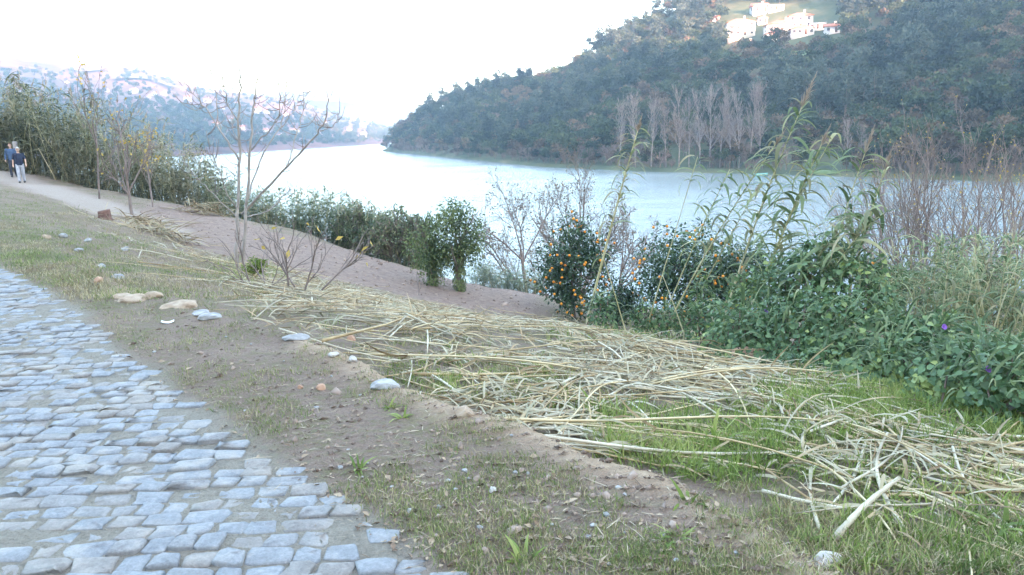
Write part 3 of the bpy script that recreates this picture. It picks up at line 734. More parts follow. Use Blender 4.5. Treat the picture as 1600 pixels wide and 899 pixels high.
for c in [(1195, 76, 60, 9), (1240, 84, 80, 10), (1165, 84, 40, 6)]: patch('meadow', HR, HRx, HRp, *c, M_meadow, .6)
for c in [(1290, 268, 50, 7)]: patch('meadow', HR, HRx, HRp, *c, M_meadow, .25)
# ------------------------------------------------------------------ cobbles
def granite():
    m, nt, b = new_mat('granite_setts'); P = pos(nt)
    n1 = noise(nt, 9, 5, P); n2 = noise(nt, 55, 5, P, .7); n3 = noise(nt, 1.7, 5, P)
    oi = nt.nodes.new('ShaderNodeObjectInfo'); g = nt.nodes.new('ShaderNodeNewGeometry')
    r = mathn(nt, 'FRACT', mathn(nt, 'ADD', oi.outputs['Random'], g.outputs['Random Per Island']))
    f = mathn(nt, 'ADD', mathn(nt, 'MULTIPLY', n2.outputs['Fac'], .55), mathn(nt, 'MULTIPLY', n1.outputs['Fac'], .45))
    c1 = ramp(nt, [(.3, (.13, .134, .142)), (.5, (.215, .22, .229)), (.72, (.335, .339, .346))]); nt.links.new(f, c1.inputs[0])
    c2 = ramp(nt, [(.3, (.14, .125, .113)), (.5, (.22, .20, .183)), (.72, (.325, .30, .278))]); nt.links.new(f, c2.inputs[0])
    k = ramp(nt, [(.55, (0, 0, 0)), (.8, (1, 1, 1))]); nt.links.new(r, k.inputs[0])
    c = mixc(nt, k.outputs[0], c1.outputs[0], c2.outputs[0])
    sd = nt.nodes.new('ShaderNodeMapRange'); sd.inputs[1].default_value = .5; sd.inputs[2].default_value = .68
    nt.links.new(mathn(nt, 'ADD', mathn(nt, 'MULTIPLY', n3.outputs['Fac'], .6), mathn(nt, 'MULTIPLY', n1.outputs['Fac'], .4)), sd.inputs[0])
    c = mixc(nt, mathn(nt, 'MULTIPLY', sd.outputs[0], .65), c, (.36, .315, .255))
    nt.links.new(c, b.inputs['Base Color']); b.inputs['Roughness'].default_value = .75; b.inputs['Specular IOR Level'].default_value = .35
    bump(nt, b, f, .6, .02)
    return m
M_granite = granite()
def sett_arrays(seed, w, d, jig=0.009):
    rng = np.random.RandomState(seed)
    x, y = w / 2, d / 2; c = min(x, y) * .26
    O = np.array([[-x + c, -y], [x - c, -y], [x, -y + c], [x, y - c], [x - c, y], [-x + c, y], [-x, y - c], [-x, -y + c]]) + rng.normal(0, jig, (8, 2))
    sk = rng.uniform(-.12, .12); O[:, 0] += O[:, 1] * sk
    tilt = rng.normal(0, .02, 2)
    rings = [np.c_[O * 1.0, np.full(8, -.09)], np.c_[O, np.full(8, -.010)], np.c_[O * .975, np.full(8, -.003)], np.c_[O * .88, rng.normal(.001, .0025, 8)], np.c_[O * .4, rng.normal(.004, .003, 8)]]
    V = np.concatenate(rings + [np.array([[0, 0, rng.normal(.004, .003)]])]); V[:, 2] += V[:, :2] @ tilt
    Q = [[r * 8 + k, r * 8 + (k + 1) % 8, r * 8 + 8 + (k + 1) % 8, r * 8 + 8 + k] for r in range(4) for k in range(8)]
    T = [[32 + k, 32 + (k + 1) % 8, 40] for k in range(8)]
    return V, np.array(T), np.array(Q)
rng = np.random.RandomState(11)
ca = R(2.0); ex = np.array([math.cos(ca), math.sin(ca)]); ey = np.array([-ex[1], ex[0]])
setts = []; v = 1.2
while v < 17:
    dep = rng.uniform(.105, .14); u = -16 + rng.uniform(0, .3)
    while u < 1.5:
        w = rng.choice([.11, .135, .16, .19, .22], p=[.15, .27, .3, .2, .08]) * rng.uniform(.9, 1.1)
        c = ex * (u + w / 2) + ey * (v + dep / 2 + .02 * math.sin(u * .9 + v * .3))
        setts.append((c[0], c[1], w - rng.uniform(.005, .018), dep - rng.uniform(.005, .016))); u += w
    v += dep
setts = np.array(setts); sp = sdist(setts[:, :2], L0); q = proj_many(np.c_[setts[:, :2], np.zeros(len(setts))])
edge = -.02 + .22 * fbm(setts[:, 0] * 1.1, setts[:, 1] * 1.1, 3)
ok = (sp < edge) & (q[:, 2] > .5) & (q[:, 0] > -90) & (q[:, 0] < 900) & (q[:, 1] < 960)
ok &= rng.rand(len(setts)) > np.where(sp > -.25, .14, .012)
setts = setts[ok]; order = np.argsort(np.hypot(setts[:, 0], setts[:, 1] ))
SM = [mesh_np('cobblestone', *(lambda a: (a[0], [a[1], a[2]]))(sett_arrays(100 + k, w, d)), True) for k, (w, d) in enumerate([(w, d) for w in (.10, .125, .15, .18, .21) for d in (.10, .112, .125)] * 3)]
SD = [(w, d) for w in (.10, .125, .15, .18, .21) for d in (.10, .112, .125)] * 3
for m_ in SM: m_.materials.append(M_granite)
mbs = MB(); n_obj = 0
for i in order:
    x, y, w, d = setts[i]; dz = rng.normal(.002, .006) - .008 * (vnoise(x * 1.5, y * 1.5) - .4) * 2; rz = ca + rng.normal(0, .035)
    px_, py_, _ = proj_many(np.array([[x, y, 0]]))[0]
    if n_obj < 300 and -10 < px_ < 1000 and py_ < 905:
        k = int(np.argmin([(a - w) ** 2 + (b - d) ** 2 + 1e-6 * rng.rand() for a, b in SD])) ; k = k % 15 + 15 * rng.randint(3)
        o = obj('cobblestone', SM[k], None, ROAD, (x, y, dz), (0, 0, rz + (math.pi if rng.rand() < .5 else 0))); o.scale = (w / SD[k][0], d / SD[k][1], 1); n_obj += 1
    else:
        V, T, Q = sett_arrays(int(i), w, d); cz, sz = math.cos(rz), math.sin(rz)
        V = V @ np.array([[cz, sz, 0], [-sz, cz, 0], [0, 0, 1]]) + np.array([x, y, dz]); mbs.add(V, T, Q)
o = obj('cobble_paving', mbs.mesh('cobble_paving', True), M_granite, ROAD); tag(o, kind='stuff')

# ------------------------------------------------------------------ loose stones
def rock_mesh(seed, size, flat=.6, ang=.25, sub=3):
    import bmesh
    bm = bmesh.new(); bmesh.ops.create_icosphere(bm, subdivisions=sub, radius=1.0)
    rng = np.random.RandomState(seed); pl_ = [(unit(rng.normal(size=3)), rng.uniform(.55, .9)) for _ in range(9)]
    for v in bm.verts:
        p = np.array(v.co)
        for n, h in pl_:
            e = p @ n - h
            if e > 0: p = p - n * e * (.6 + ang)
        p = p * (1 + .06 * math.sin(p[0] * 7 + seed) * math.cos(p[1] * 6 + p[2] * 5))
        v.co = p * np.array(size) / 2 * np.array([1, 1, 1])
    me = bpy.data.meshes.new('stone'); bm.to_mesh(me); bm.free()
    return me
M_sandstone = M_plain('sandstone', [(.1, (.25, .18, .125)), (.5, (.35, .265, .19)), (.9, (.45, .36, .27))], 12, .9, bmp=.5, bdist=.02, detail=6)
M_greystone = M_plain('grey_granite_stone', [(.1, (.2, .195, .19)), (.5, (.29, .285, .28)), (.9, (.42, .41, .395))], 14, .85, bmp=.5, bdist=.02, detail=6)
M_whitestone = M_plain('whitish_stone', [(.1, (.36, .33, .3)), (.9, (.55, .51, .47))], 20, .85, bmp=.4, bdist=.01)
M_redstone = M_plain('reddish_stone', [(.1, (.34, .19, .12)), (.9, (.52, .34, .24))], 15, .9, bmp=.4, bdist=.01)
STONES = [  # px, py of the foot, width px, height px, flatness, material, name, label
    (206, 473, 46, 17, M_sandstone, 'flat tan sandstone block, largest of the three slabs on the verge edge'),
    (192, 468, 36, 13, M_sandstone, 'flat tan slab leaning against the largest sandstone block'),
    (236, 466, 30, 12, M_sandstone, 'tan slab on the grass side of the three sandstone slabs'),
    (272, 480, 62, 16, M_sandstone, 'long low tan rock breaking out of the verge edge'),
    (314, 494, 28, 9, M_greystone, 'smaller of two flat pale grey stones past the long tan rock'),
    (328, 502, 38, 11, M_greystone, 'larger of two flat pale grey stones past the long tan rock'),
    (70, 372, 15, 11, M_sandstone, 'squarish tan stone at the end of the broken kerb line'),
    (97, 371, 14, 8, M_greystone, 'pale stone beside the squarish tan stone in the grass'),
    (121, 393, 15, 8, M_greystone, 'bluish grey stone half sunk in the grass edge'),
    (155, 418, 17, 11, M_greystone, 'grey kerb stone in line with the sunken bluish stone'),
    (182, 435, 20, 14, M_greystone, 'mossy grey kerb stone behind the round orange stone'),
    (153, 442, 15, 12, M_redstone, 'round orange-tan stone lying on the dry verge'),
    (136, 378, 12, 8, M_greystone, 'small mauve stone in the rough grass below the stump'),
    (194, 392, 15, 8, M_greystone, 'flat mauve stone in the rough grass near the cut twigs'),
    (502, 612, 17, 13, M_redstone, 'round tan stone on the bare verge'),
    (469, 608, 9, 8, M_redstone, 'small dark red stone near the round tan stone'),
    (602, 606, 50, 20, M_greystone, 'grey rock embedded in the earth lip'),
    (521, 562, 18, 10, M_whitestone, 'white stone of the pair under the cane heap'),
    (552, 567, 16, 14, M_whitestone, 'taller white stone of the pair under the cane heap'),
    (460, 530, 42, 12, M_greystone, 'flat grey rock at the lip under the dry leaves'),
    (726, 650, 36, 22, M_sandstone, 'orange-tan rock nose sticking out of the lip'),
    (770, 771, 14, 14, M_whitestone, 'white round pebble on the brown verge'),
    (967, 766, 12, 9, M_greystone, 'small grey pebble on the brown verge near the lip'),
    (1298, 888, 40, 22, M_whitestone, 'angular white stone at the foot of the bleached canes'),
    (1578, 648, 34, 18, M_greystone, 'grey stone in the grass below the vine thicket'),
    (1166, 562, 52, 26, M_redstone, 'brown earthy boulder among the cut canes at the terrace crest'),
    (548, 532, 16, 14, M_redstone, 'dark reddish stone lying on the cut canes'),
]
for k, (px, py, w, h, m_, lab) in enumerate(STONES):
    b = on_ground(px, py); D = float(np.linalg.norm(b - CAM)); s = D / F_PX
    size = (w * s, w * s * .85, h * s * 1.05)
    o = obj('stone', rock_mesh(k, size), m_, None, (b[0], b[1] + size[1] * .2, gz(b[0], b[1] + size[1] * .2) + size[2] * (-.05 if any(t_ in lab for t_ in ('embedded', 'breaking', 'nose', 'at the lip', 'kerb', 'sunk')) else .12)), (0, 0, k * 1.3 if w < 25 else .2 * math.sin(k * 3.)))
    for p_ in o.data.polygons: p_.use_smooth = k in (11, 14, 21)
    tag(o, lab, 'stone')
# scattered pebbles on the verge
PEB = [rock_mesh(60 + k, (.05, .04, .03), sub=1) for k in range(4)]
for m_ in PEB: m_.materials.append(M_greystone)
rng = np.random.RandomState(4)
for k in range(34):
    for _ in range(30):
        px, py = rng.uniform(150, 1200), rng.uniform(520, 890); b = on_ground(px, py)
        if sdist(b[None], L0)[0] > .15 and sdist(b[None], L1)[0] < -.15: break
    o = obj('pebble', PEB[k % 4], None, None, (b[0], b[1], gz(b[0], b[1]) + .004), (0, 0, rng.uniform(0, 6))); s = rng.uniform(.4, .9); o.scale = (s, s, s)
    tag(o, 'tiny grey pebble scattered on the bare soil of the verge', 'pebble', 'pebbles on the verge')

# ------------------------------------------------------------------ grass, weeds and litter
M_grass = M_plain('grass_blades', [(.05, (.10, .14, .04)), (.5, (.18, .23, .07)), (.8, (.28, .30, .11)), (.98, (.42, .38, .2))], 1.2, .7, island=.9, transl=.35)
M_drygrass = M_plain('dry_grass_blades', [(.05, (.20, .16, .085)), (.5, (.33, .27, .15)), (.95, (.5, .43, .27))], 1.5, .8, island=.9, transl=.2)
M_straw = M_plain('straw_litter', [(.05, (.15, .11, .08)), (.5, (.30, .235, .16)), (.95, (.48, .40, .29))], 3, .8, island=1.0)
def scatter_px(n, x0, x1, y0, y1, rng, dmax=40):
    """ground points spread over a picture window with about even ground density where near"""
    px = rng.uniform(x0, x1, n); py = rng.uniform(y0, y1, n)
    P = []
    d = np.array([(px - 800) / F_PX, -(py - H_PX / 2) / F_PX, -np.ones(n)]).T @ RM.T
    d /= np.hypot(d[:, 0], d[:, 1])[:, None]
    t = np.full(n, 2.0); hit = np.zeros(n, bool); s = 0.06
    while (~hit).any() and t[~hit].min() < dmax:
        a = ~hit; p = CAM + d[a] * t[a][:, None]; below = p[:, 2] < ground_z(p[:, 0], p[:, 1])
        ia = np.where(a)[0]; hit[ia[below]] = True; t[ia[~below]] += 0.04 + 0.012 * t[ia[~below]]
    P = CAM + d * t[:, None]; P = P[hit & (t < dmax)]
    P[:, 2] = ground_z(P[:, 0], P[:, 1]); return P
def tufts(P, rng, hmin, hmax, per, spread, wd, droop=.5):
    n = len(P); k = per; C = np.repeat(P, k, 0) + np.c_[rng.normal(0, spread, (n * k, 2)), np.zeros(n * k)]
    C[:, 2] -= .006
    D = np.c_[rng.normal(0, .45, (n * k, 2)), np.ones(n * k)]; L = np.repeat(rng.uniform(hmin, hmax, n), k) * rng.uniform(.5, 1.15, n * k)
    return C, D, L, np.full(n * k, wd) * rng.uniform(.6, 1.3, n * k), rng.uniform(.1, droop * 1.6, n * k)
def near_w(P, rng, ref):
    """keep points so that density per ground area stays even"""
    d = np.hypot(P[:, 0], P[:, 1]); return rng.rand(len(P)) < np.clip((d / ref) ** -0.0, 0, 1)
rng = np.random.RandomState(21)
P = scatter_px(26000, -20, 1620, 330, 910, rng, 26)
s0 = sdist(P, L0); s1 = sdist(P, L1); d_ = np.hypot(P[:, 0], P[:, 1])
nz = vnoise(P[:, 0] * 1.6, P[:, 1] * 1.6) * .6 + vnoise(P[:, 0] * 5, P[:, 1] * 5) * .4
fdd = polydist(P, FIELD); pdd = polydist(P, PATH)
free = (fdd < -.1) & (pdd < -.1)
verge = (s0 > .05) & (s1 < -.05) & (nz > np.where(d_ > 7, .40, .44)) & free
terr = (s1 > .1) & free & (nz > .44) & (rng.rand(len(P)) < .6)
dry = rng.rand(len(P)) < np.where((d_ > 9) | (s1 > .1), .58, .4)
mb = MB()
C = tufts(P[verge & ~dry], rng, .025, .06, 7, .035, .004); blades(mb, C[0], C[1], C[2], C[3], C[4], 2, rng=rng)
C = tufts(P[terr & ~dry], rng, .05, .13, 9, .05, .006); blades(mb, C[0], C[1], C[2], C[3], C[4], 3, rng=rng)
tag(obj('grass', mb.mesh('grass'), M_grass), 'green grass growing on the verge and the terrace', 'grass', kind='stuff')
mb = MB()
C = tufts(P[verge & dry], rng, .02, .06, 7, .04, .0035); blades(mb, C[0], C[1], C[2], C[3], C[4], 2, rng=rng)
C = tufts(P[terr & dry], rng, .05, .12, 7, .05, .0045, .9); blades(mb, C[0], C[1], C[2], C[3], C[4], 3, rng=rng)
tag(obj('dry_grass', mb.mesh('dry_grass'), M_drygrass), 'yellowed dry grass among the green blades', 'grass', kind='stuff')
# rough tufts on the far verge
Pq = scatter_px(5200, -20, 420, 292, 470, rng, 42); Pq = Pq[(sdist(Pq, L0) > .1) & (polydist(Pq, FIELD) < -.1) & (polydist(Pq, PATH) < -.1)]; kq = vnoise(Pq[:, 0] * .8, Pq[:, 1] * .8) + .3 * rng.rand(len(Pq)) > .62
for sel, m_, nm, lb in ((kq, M_grass, 'rough_grass', 'rough green grass on the far end of the verge'), (~kq, M_drygrass, 'rough_grass', 'rough tan grass on the far end of the verge')):
    mb = MB(); C = tufts(Pq[sel], rng, .04, .10, 8, .09, .008, .9); blades(mb, C[0], C[1], C[2], C[3], C[4], 2, rng=rng); tag(obj(nm, mb.mesh(nm), m_), lb, 'grass', kind='stuff')
# lush tufts on the terrace
mb = MB()
for (x0, x1, y0, y1, n, h) in [(1180, 1600, 600, 700, 700, .16), (920, 1260, 640, 760, 420, .16), (1300, 1620, 690, 899, 260, .11), (860, 1160, 500, 540, 260, .2), (330, 460, 405, 440, 60, .3), (1230, 1520, 560, 640, 240, .17), (600, 900, 560, 640, 120, .12)]:
    Pq = scatter_px(n, x0, x1, y0, y1, rng, 30); Pq = Pq[(sdist(Pq, L1) > .12) & (polydist(Pq, FIELD) < 0)]
    C = tufts(Pq, rng, h * .6, h * 1.25, 10, .05, .008, .8); blades(mb, C[0], C[1], C[2], C[3], C[4], 3, rng=rng)
M_lush = M_plain('lush_grass_blades', [(.05, (.11, .16, .035)), (.5, (.21, .28, .065)), (.95, (.36, .38, .13))], 1.2, .65, island=.8, transl=.4)
tag(obj('lush_grass', mb.mesh('lush_grass'), M_lush), 'lush bright green grass tufts between the cut canes', 'grass', kind='stuff')
# straw, dry leaves and twigs lying on the verge
P = scatter_px(9000, -20, 1500, 420, 905, rng, 22)
s0 = sdist(P, L0); s1 = sdist(P, L1); P = P[(s0 > -.25) & (s1 < .3) & ((s0 > .1) | (rng.rand(len(P)) < .25))]
mb = MB(); n = len(P); th = rng.uniform(0, 6.28, n); D = np.c_[np.cos(th), np.sin(th), rng.normal(.05, .12, n)]
P[:, 2] += .008; blades(mb, P, D, rng.gamma(2., .021, n) + .012, rng.uniform(.002, .005, n), rng.uniform(-.05, .25, n), 2, rng=rng)
tag(obj('straw_litter', mb.mesh('straw_litter'), M_straw), 'bits of straw and dry twigs littering the verge', 'litter', kind='stuff')
# brown leaf litter on the verge
P = scatter_px(3200, 0, 1350, 430, 905, rng, 18); s0 = sdist(P, L0); s1 = sdist(P, L1); P = P[(s0 > -.1) & (s1 < .5)]; n = len(P); mb = MB(); th = rng.uniform(0, 6.28, n); sz = .012 + rng.gamma(2., .008, n); P[:, 2] += .006
leaf_cards(mb, P, np.c_[np.cos(th), np.sin(th), rng.normal(.1, .25, n)], np.c_[rng.normal(0, .3, (n, 2)), np.ones(n)], sz, sz * .55, .25); tag(obj('leaf_litter', mb.mesh('leaf_litter'), M_plain('dead_leaf', [(.1, (.10, .065, .045)), (.5, (.22, .15, .10)), (.9, (.38, .29, .20))], 6, .85, island=1.2)), 'small brown dead leaves scattered over the verge', 'litter', kind='stuff')
# crumbs of soil
P = scatter_px(5200, 0, 1350, 440, 905, rng, 16); s0 = sdist(P, L0); s1 = sdist(P, L1); P = P[(s0 > .05) & (s1 < .35)]
oc = np.array([[1, 0, 0], [0, 1, 0], [-1, 0, 0], [0, -1, 0], [0, 0, .8], [0, 0, -.8]]); of_ = np.array([[0, 1, 4], [1, 2, 4], [2, 3, 4], [3, 0, 4], [1, 0, 5], [2, 1, 5], [3, 2, 5], [0, 3, 5]])
n = len(P); Ms = rng.normal(0, .35, (n, 3, 3)) + np.eye(3); Ms *= (.003 + rng.gamma(1.6, .004, n))[:, None, None]; mb = MB(); mb.instances(oc, of_, None, Ms, P)
tag(obj('soil_crumbs', mb.mesh('soil_crumbs'), M_plain('soil_crumb', [(.1, (.13, .09, .07)), (.9, (.34, .26, .21))], 4, .95, island=1.0)), 'loose crumbs of brown soil on the verge', 'soil', kind='stuff')
# clods on the bare field
P = scatter_px(4200, 150, 860, 300, 500, rng, 46); P = P[polydist(P, FIELD) > -.2]; n = len(P); Ms = rng.normal(0, .35, (n, 3, 3)) + np.eye(3); Ms *= (.012 + rng.gamma(1.4, .012, n))[:, None, None]; mb = MB(); mb.instances(oc, of_, None, Ms, P)
tag(obj('field_clods', mb.mesh('field_clods'), M_plain('field_clod', [(.1, (.20, .14, .11)), (.9, (.40, .30, .24))], 1.5, .95, island=1.0)), 'clods of pinkish soil strewn over the bare field', 'soil', kind='stuff')
# broad weeds that stand out on the soil
def weed_mesh(seed, n, L, w):
    rng = np.random.RandomState(seed); mb = MB(); th = np.linspace(0, 6.28, n, endpoint=False) + rng.normal(0, .3, n)
    C = np.c_[rng.normal(0, .012, (n, 2)), np.full(n, -.008)]; el = rng.uniform(.25, 1.3, n)
    blades(mb, C, np.c_[np.cos(th) * np.cos(el), np.sin(th) * np.cos(el), np.sin(el)], rng.uniform(.6, 1.1, n) * L, w, rng.uniform(.3, 1.1, n), 4, rng=rng); return mb.mesh('weed')
WEED = [weed_mesh(k, 11 + k, .11 + .012 * k, .016) for k in range(4)]
for m_ in WEED: m_.materials.append(M_lush)
for k, (px, py, s, lab) in enumerate([(1075, 790, 1.3, 'upright leafy green weed on the soil beside the lip'), (628, 655, 1.0, 'low green weed patch on the verge below the embedded grey rock'), (610, 640, .9, 'small weed tuft next to the embedded grey rock'),
                            (1060, 845, 1.0, 'sprawling green weed on the brown verge'), (1095, 860, .9, 'little weed beside the sprawling one on the verge'), (1040, 850, .8, 'flat rosette weed on the brown verge'),
                            (820, 880, 1.2, 'grassy weed clump on the verge near the cobbles'), (1560, 830, 1.9, 'big leafy rosette in the grass beyond the bleached canes'), (1545, 855, 1.5, 'leafy rosette just below the big one in the grass'),
                            (1250, 850, 1.4, 'weed sprouting beside the angular white stone'), (1230, 815, 1.2, 'weed on the crumbling lip near the bleached canes'), (560, 735, .9, 'short weed tuft by the corner of the cobbles'),
                            (930, 640, 1.7, 'green shoots growing through the fan of cut canes'), (880, 635, 1.5, 'green shoots beside the fan of cut canes'), (1120, 700, 2.0, 'tall green grass clump in the open terrace patch')]):
    b = on_ground(px, py); o = obj('weed', WEED[k % 4], None, None, b, (0, 0, k * 2.1)); o.scale = (s, s, s * (1.4 if 'upright' in lab or 'shoots' in lab or 'tall' in lab else .9)); tag(o, lab, 'weed')
# scrap of white paper on the grass
import bmesh
b = on_ground(262, 506); mb = MB()
u = np.linspace(-1, 1, 6); V = [[x * .055, y * .03 + .012 * x * x, .012 + .012 * x * x + .006 * math.sin(3 * y + x)] for x in u for y in (-1, -.3, .4, 1)]
mb.add(V, None, [[i * 4 + j, i * 4 + 4 + j, i * 4 + 5 + j, i * 4 + 1 + j] for i in range(5) for j in range(3)])
o = obj('paper_scrap', mb.mesh('paper_scrap', True), M_plain('white_paper', [(.1, (.7, .7, .7)), (.9, (.82, .82, .82))], 5, .8), None, b, (0, 0, .3)); tag(o, 'small curled white scrap of paper on the grassy verge', 'litter')
md = o.modifiers.new('thick', 'SOLIDIFY'); md.thickness = .0015

# ------------------------------------------------------------------ cut canes
def canemat(name, a, b, c): return M_plain(name, [(.05, a), (.5, b), (.95, c)], 2.2, .65, rand=.9, island=.8, bmp=.15, bdist=.003)
M_cane = canemat('dry_cane', (.24, .16, .08), (.42, .315, .17), (.57, .465, .285))
M_cane_grey = canemat('weathered_cane', (.26, .22, .155), (.43, .375, .27), (.60, .54, .42))
M_dryleaf = M_plain('withered_reed_leaf', [(.05, (.18, .12, .065)), (.4, (.36, .265, .155)), (.7, (.49, .385, .24)), (.98, (.34, .32, .22))], 2.0, .8, rand=.8, island=1.0, transl=.2)
M_greyleaf = M_plain('grey_green_reed_leaf', [(.05, (.14, .125, .08)), (.5, (.29, .255, .165)), (.95, (.46, .41, .29))], 2.0, .75, rand=.8, island=1.0, transl=.2)
def cane_arrays(seed, L, r, bend):
    """a cane with nodes lying along +x"""
    rng = np.random.RandomState(seed); n = 9; t = np.linspace(0, 1, n)
    P = np.c_[t * L, bend * np.sin(t * math.pi * rng.uniform(.6, 1.1)) * L, .012 * L * np.sin(t * 5 + seed)]
    rr = r * np.interp(t, [0, .7, 1], [1, .85, .45]); rr = rr * (1 + .12 * (np.arange(n) % 2)); mb = MB(); mb.tube(P, rr, 6); return mb, P
def cane_leaves(seed, P, L, n, drop=.5):
    rng = np.random.RandomState(seed + 900); out = []
    for k in range(n):
        f = rng.uniform(.25, 1.0); i = min(int(f * 8), 7); mb = MB(); c = P[i]
        th = rng.choice([-1, 1]) * rng.uniform(.25, .9); mb_d = np.array([[math.cos(th), math.sin(th), rng.uniform(.0, .45)]])
        blades(mb, c[None], mb_d, np.array([rng.uniform(.2, .42)]), np.array([rng.uniform(.012, .024)]), np.array([drop]), 5, rng=rng); out.append(mb)
    return out
CANES = []
for k in range(12):
    L = [1.0, 1.3, 1.6, 1.9, 2.2, 1.2][k % 6]; mb, P = cane_arrays(k, L, .006 + .0016 * (k % 3), .02 + .12 * ((k * 7) % 5) / 5 * (1 if k % 2 else -1))
    CANES.append((mb, cane_leaves(k, P, L, 3 if k < 8 else 5), L))
LEAFM = []
CMESH = []
for k, (mb, lv, L) in enumerate(CANES):
    me = mb.mesh('cut_cane', True); me.materials.append((M_cane, M_cane_grey)[k % 3 == 2]); CMESH.append(me)
    ls = [x.mesh('cane_leaf', True) for x in lv]
    for l in ls: l.materials.append((M_dryleaf, M_greyleaf)[k % 3 == 2])
    LEAFM.append(ls)
def rotmat(yaw, pitch, roll=0.0): return np.array(Euler((roll, pitch, yaw), 'XYZ').to_matrix())
def px_dir(a, b): return unit((on_ground(*b) - on_ground(*a))[:2])
# heap shape: extra height of piled canes over the ground
HEAP = [((330, 415), (560, 462), .17, .5), ((480, 490), (640, 520), .18, .45), ((660, 500), (900, 520), .10, .5), ((860, 522), (1005, 556), .19, .42), ((880, 598), (800, 640), .05, .4), ((1180, 640), (1380, 690), .04, .5)]
HEAPW = [(on_ground(*a), on_ground(*b), h, w) for a, b, h, w in HEAP]
def heap(P):
    z = np.zeros(len(P))
    for a, b, h, w in HEAPW:
        ab = (b - a)[:2]; t = np.clip(((P[:, :2] - a[:2]) @ ab) / (ab @ ab), 0, 1); d = np.hypot(*(P[:, :2] - a[:2] - t[:, None] * ab).T)
        z = np.maximum(z, h * np.exp(-(d / w) ** 2 * 1.5))
    return z
ZONES = [  # pixel polygon, direction from->to, jitter, canes, loose leaves, prototypes tone, label, group
    ([(285, 395), (420, 415), (560, 445), (565, 470), (430, 480), (330, 440)], ((300, 410), (560, 455)), .45, 120, 800, 0, 'x cut cane in the heap beside the bare fig tree', 'canes heaped by the fig tree'),
    ([(400, 480), (560, 455), (700, 480), (720, 530), (560, 560), (430, 525)], ((430, 500), (700, 515)), .7, 150, 1500, 0, 'x cut cane in the tangled heap above the pair of white stones', 'canes heaped above the white stones'),
    ([(640, 480), (860, 488), (1010, 535), (1015, 565), (850, 565), (640, 530)], ((650, 500), (1000, 548)), .42, 210, 1700, 0, 'x cut cane on the long mounded heap along the crest', 'canes on the mounded heap'),
    ([(620, 560), (900, 555), (1060, 600), (1040, 690), (800, 660), (640, 600)], ((640, 590), (1050, 625)), .8, 120, 650, 2, 'x cut cane in the fan spread across the middle of the terrace', 'canes fanned over the middle terrace'),
    ([(1000, 550), (1240, 580), (1420, 650), (1380, 690), (1150, 640), (1000, 600)], ((1000, 560), (1380, 660)), .55, 110, 480, 2, 'x cut cane strewn below the vine thicket', 'canes strewn below the thicket'),
    ([(1230, 640), (1480, 660), (1620, 720), (1620, 760), (1430, 800), (1200, 770)], ((1250, 660), (1560, 740)), 1.0, 62, 260, 2, 'x cut cane in the loose tangle near the angular white stone', 'bleached canes near the white stone'),
    ([(120, 325), (200, 345), (330, 400), (290, 420), (190, 380)], ((140, 330), (300, 395)), .3, 40, 160, 0, 'x cut cane lying in the rough grass beside the dirt path', 'canes beside the dirt path'),
]
rng = np.random.RandomState(77); allc = []; mbl = MB(); mblg = MB(); mbc = MB(); mbcg = MB()
for zi, (poly, (da, db), jit, nc, nl, tone, lab, grp) in enumerate(ZONES):
    W = np.array([on_ground(*p)[:2] for p in poly]); lo, hi = W.min(0), W.max(0); dr = px_dir(da, db); yaw0 = math.atan2(dr[1], dr[0])
    def sample(n):
        out = []
        while len(out) < n:
            p = rng.uniform(lo, hi)
            if polydist(p[None], W)[0] > -.25 * rng.rand() ** 2 and sdist(p[None], L1)[0] > -.05 and (tone == 0 or vnoise(p[0] * 1.1, p[1] * 1.1) + .35 * rng.rand() > .55): out.append(p)
        P = np.array(out); return np.c_[P, ground_z(P[:, 0], P[:, 1])]
    P = sample(nc); hp = heap(P)
    for i in range(nc):
        k = rng.randint(12); s = rng.uniform(.65, 1.15); yaw = yaw0 + rng.normal(0, jit) + (math.pi if rng.rand() < .35 else 0)
        L = CANES[k][2] * s; half = np.array([math.cos(yaw), math.sin(yaw)]) * L
        a = P[i]; e2 = a[:2] + half
        if sdist(e2[None], L1)[0] < .1: yaw += math.pi; e2 = a[:2] - half
        if sdist(e2[None], L1)[0] < .1: continue
        ends = np.array([[a[0], a[1]], [e2[0], e2[1]], [(a[0] + e2[0]) / 2, (a[1] + e2[1]) / 2]])
        ze = ground_z(ends[:, 0], ends[:, 1]) + heap(ends) * rng.uniform(.55, 1.0) + .015 + rng.uniform(0, .03) * (rng.rand() < .8)
        ze[2] = max(ze[2], (ze[0] + ze[1]) / 2); lift = ze[2] - (ze[0] + ze[1]) / 2
        pitch = -math.atan2(ze[1] - ze[0], L)
        allc.append((math.hypot(a[0], a[1]), zi, k, s, yaw, pitch, (a[0], a[1], ze[0] + lift * .5), rng.uniform(0, 6.28) if k % 4 == 0 else rng.uniform(-.4, .4)))
    # loose withered leaves
    Pl = sample(nl); n = len(Pl); Pl[:, 2] += heap(Pl) * rng.uniform(.3, 1.0, n) + .02 + rng.gamma(1.5, .012, n)
    th = yaw0 + rng.normal(0, jit + .35, n) + np.where(rng.rand(n) < .4, math.pi, 0); D = np.c_[np.cos(th), np.sin(th), rng.normal(.2, .3, n)]
    g = rng.rand(n) < (.25 if tone == 0 else .55)
    for sel, m_ in ((~g, mbl), (g, mblg)):
        blades(m_, Pl[sel], D[sel], rng.uniform(.15, .45, sel.sum()), rng.uniform(.006, .022, sel.sum()), rng.uniform(.1, .9, sel.sum()), 5, rng=rng)
allc.sort(key=lambda c: c[0])
share = {}
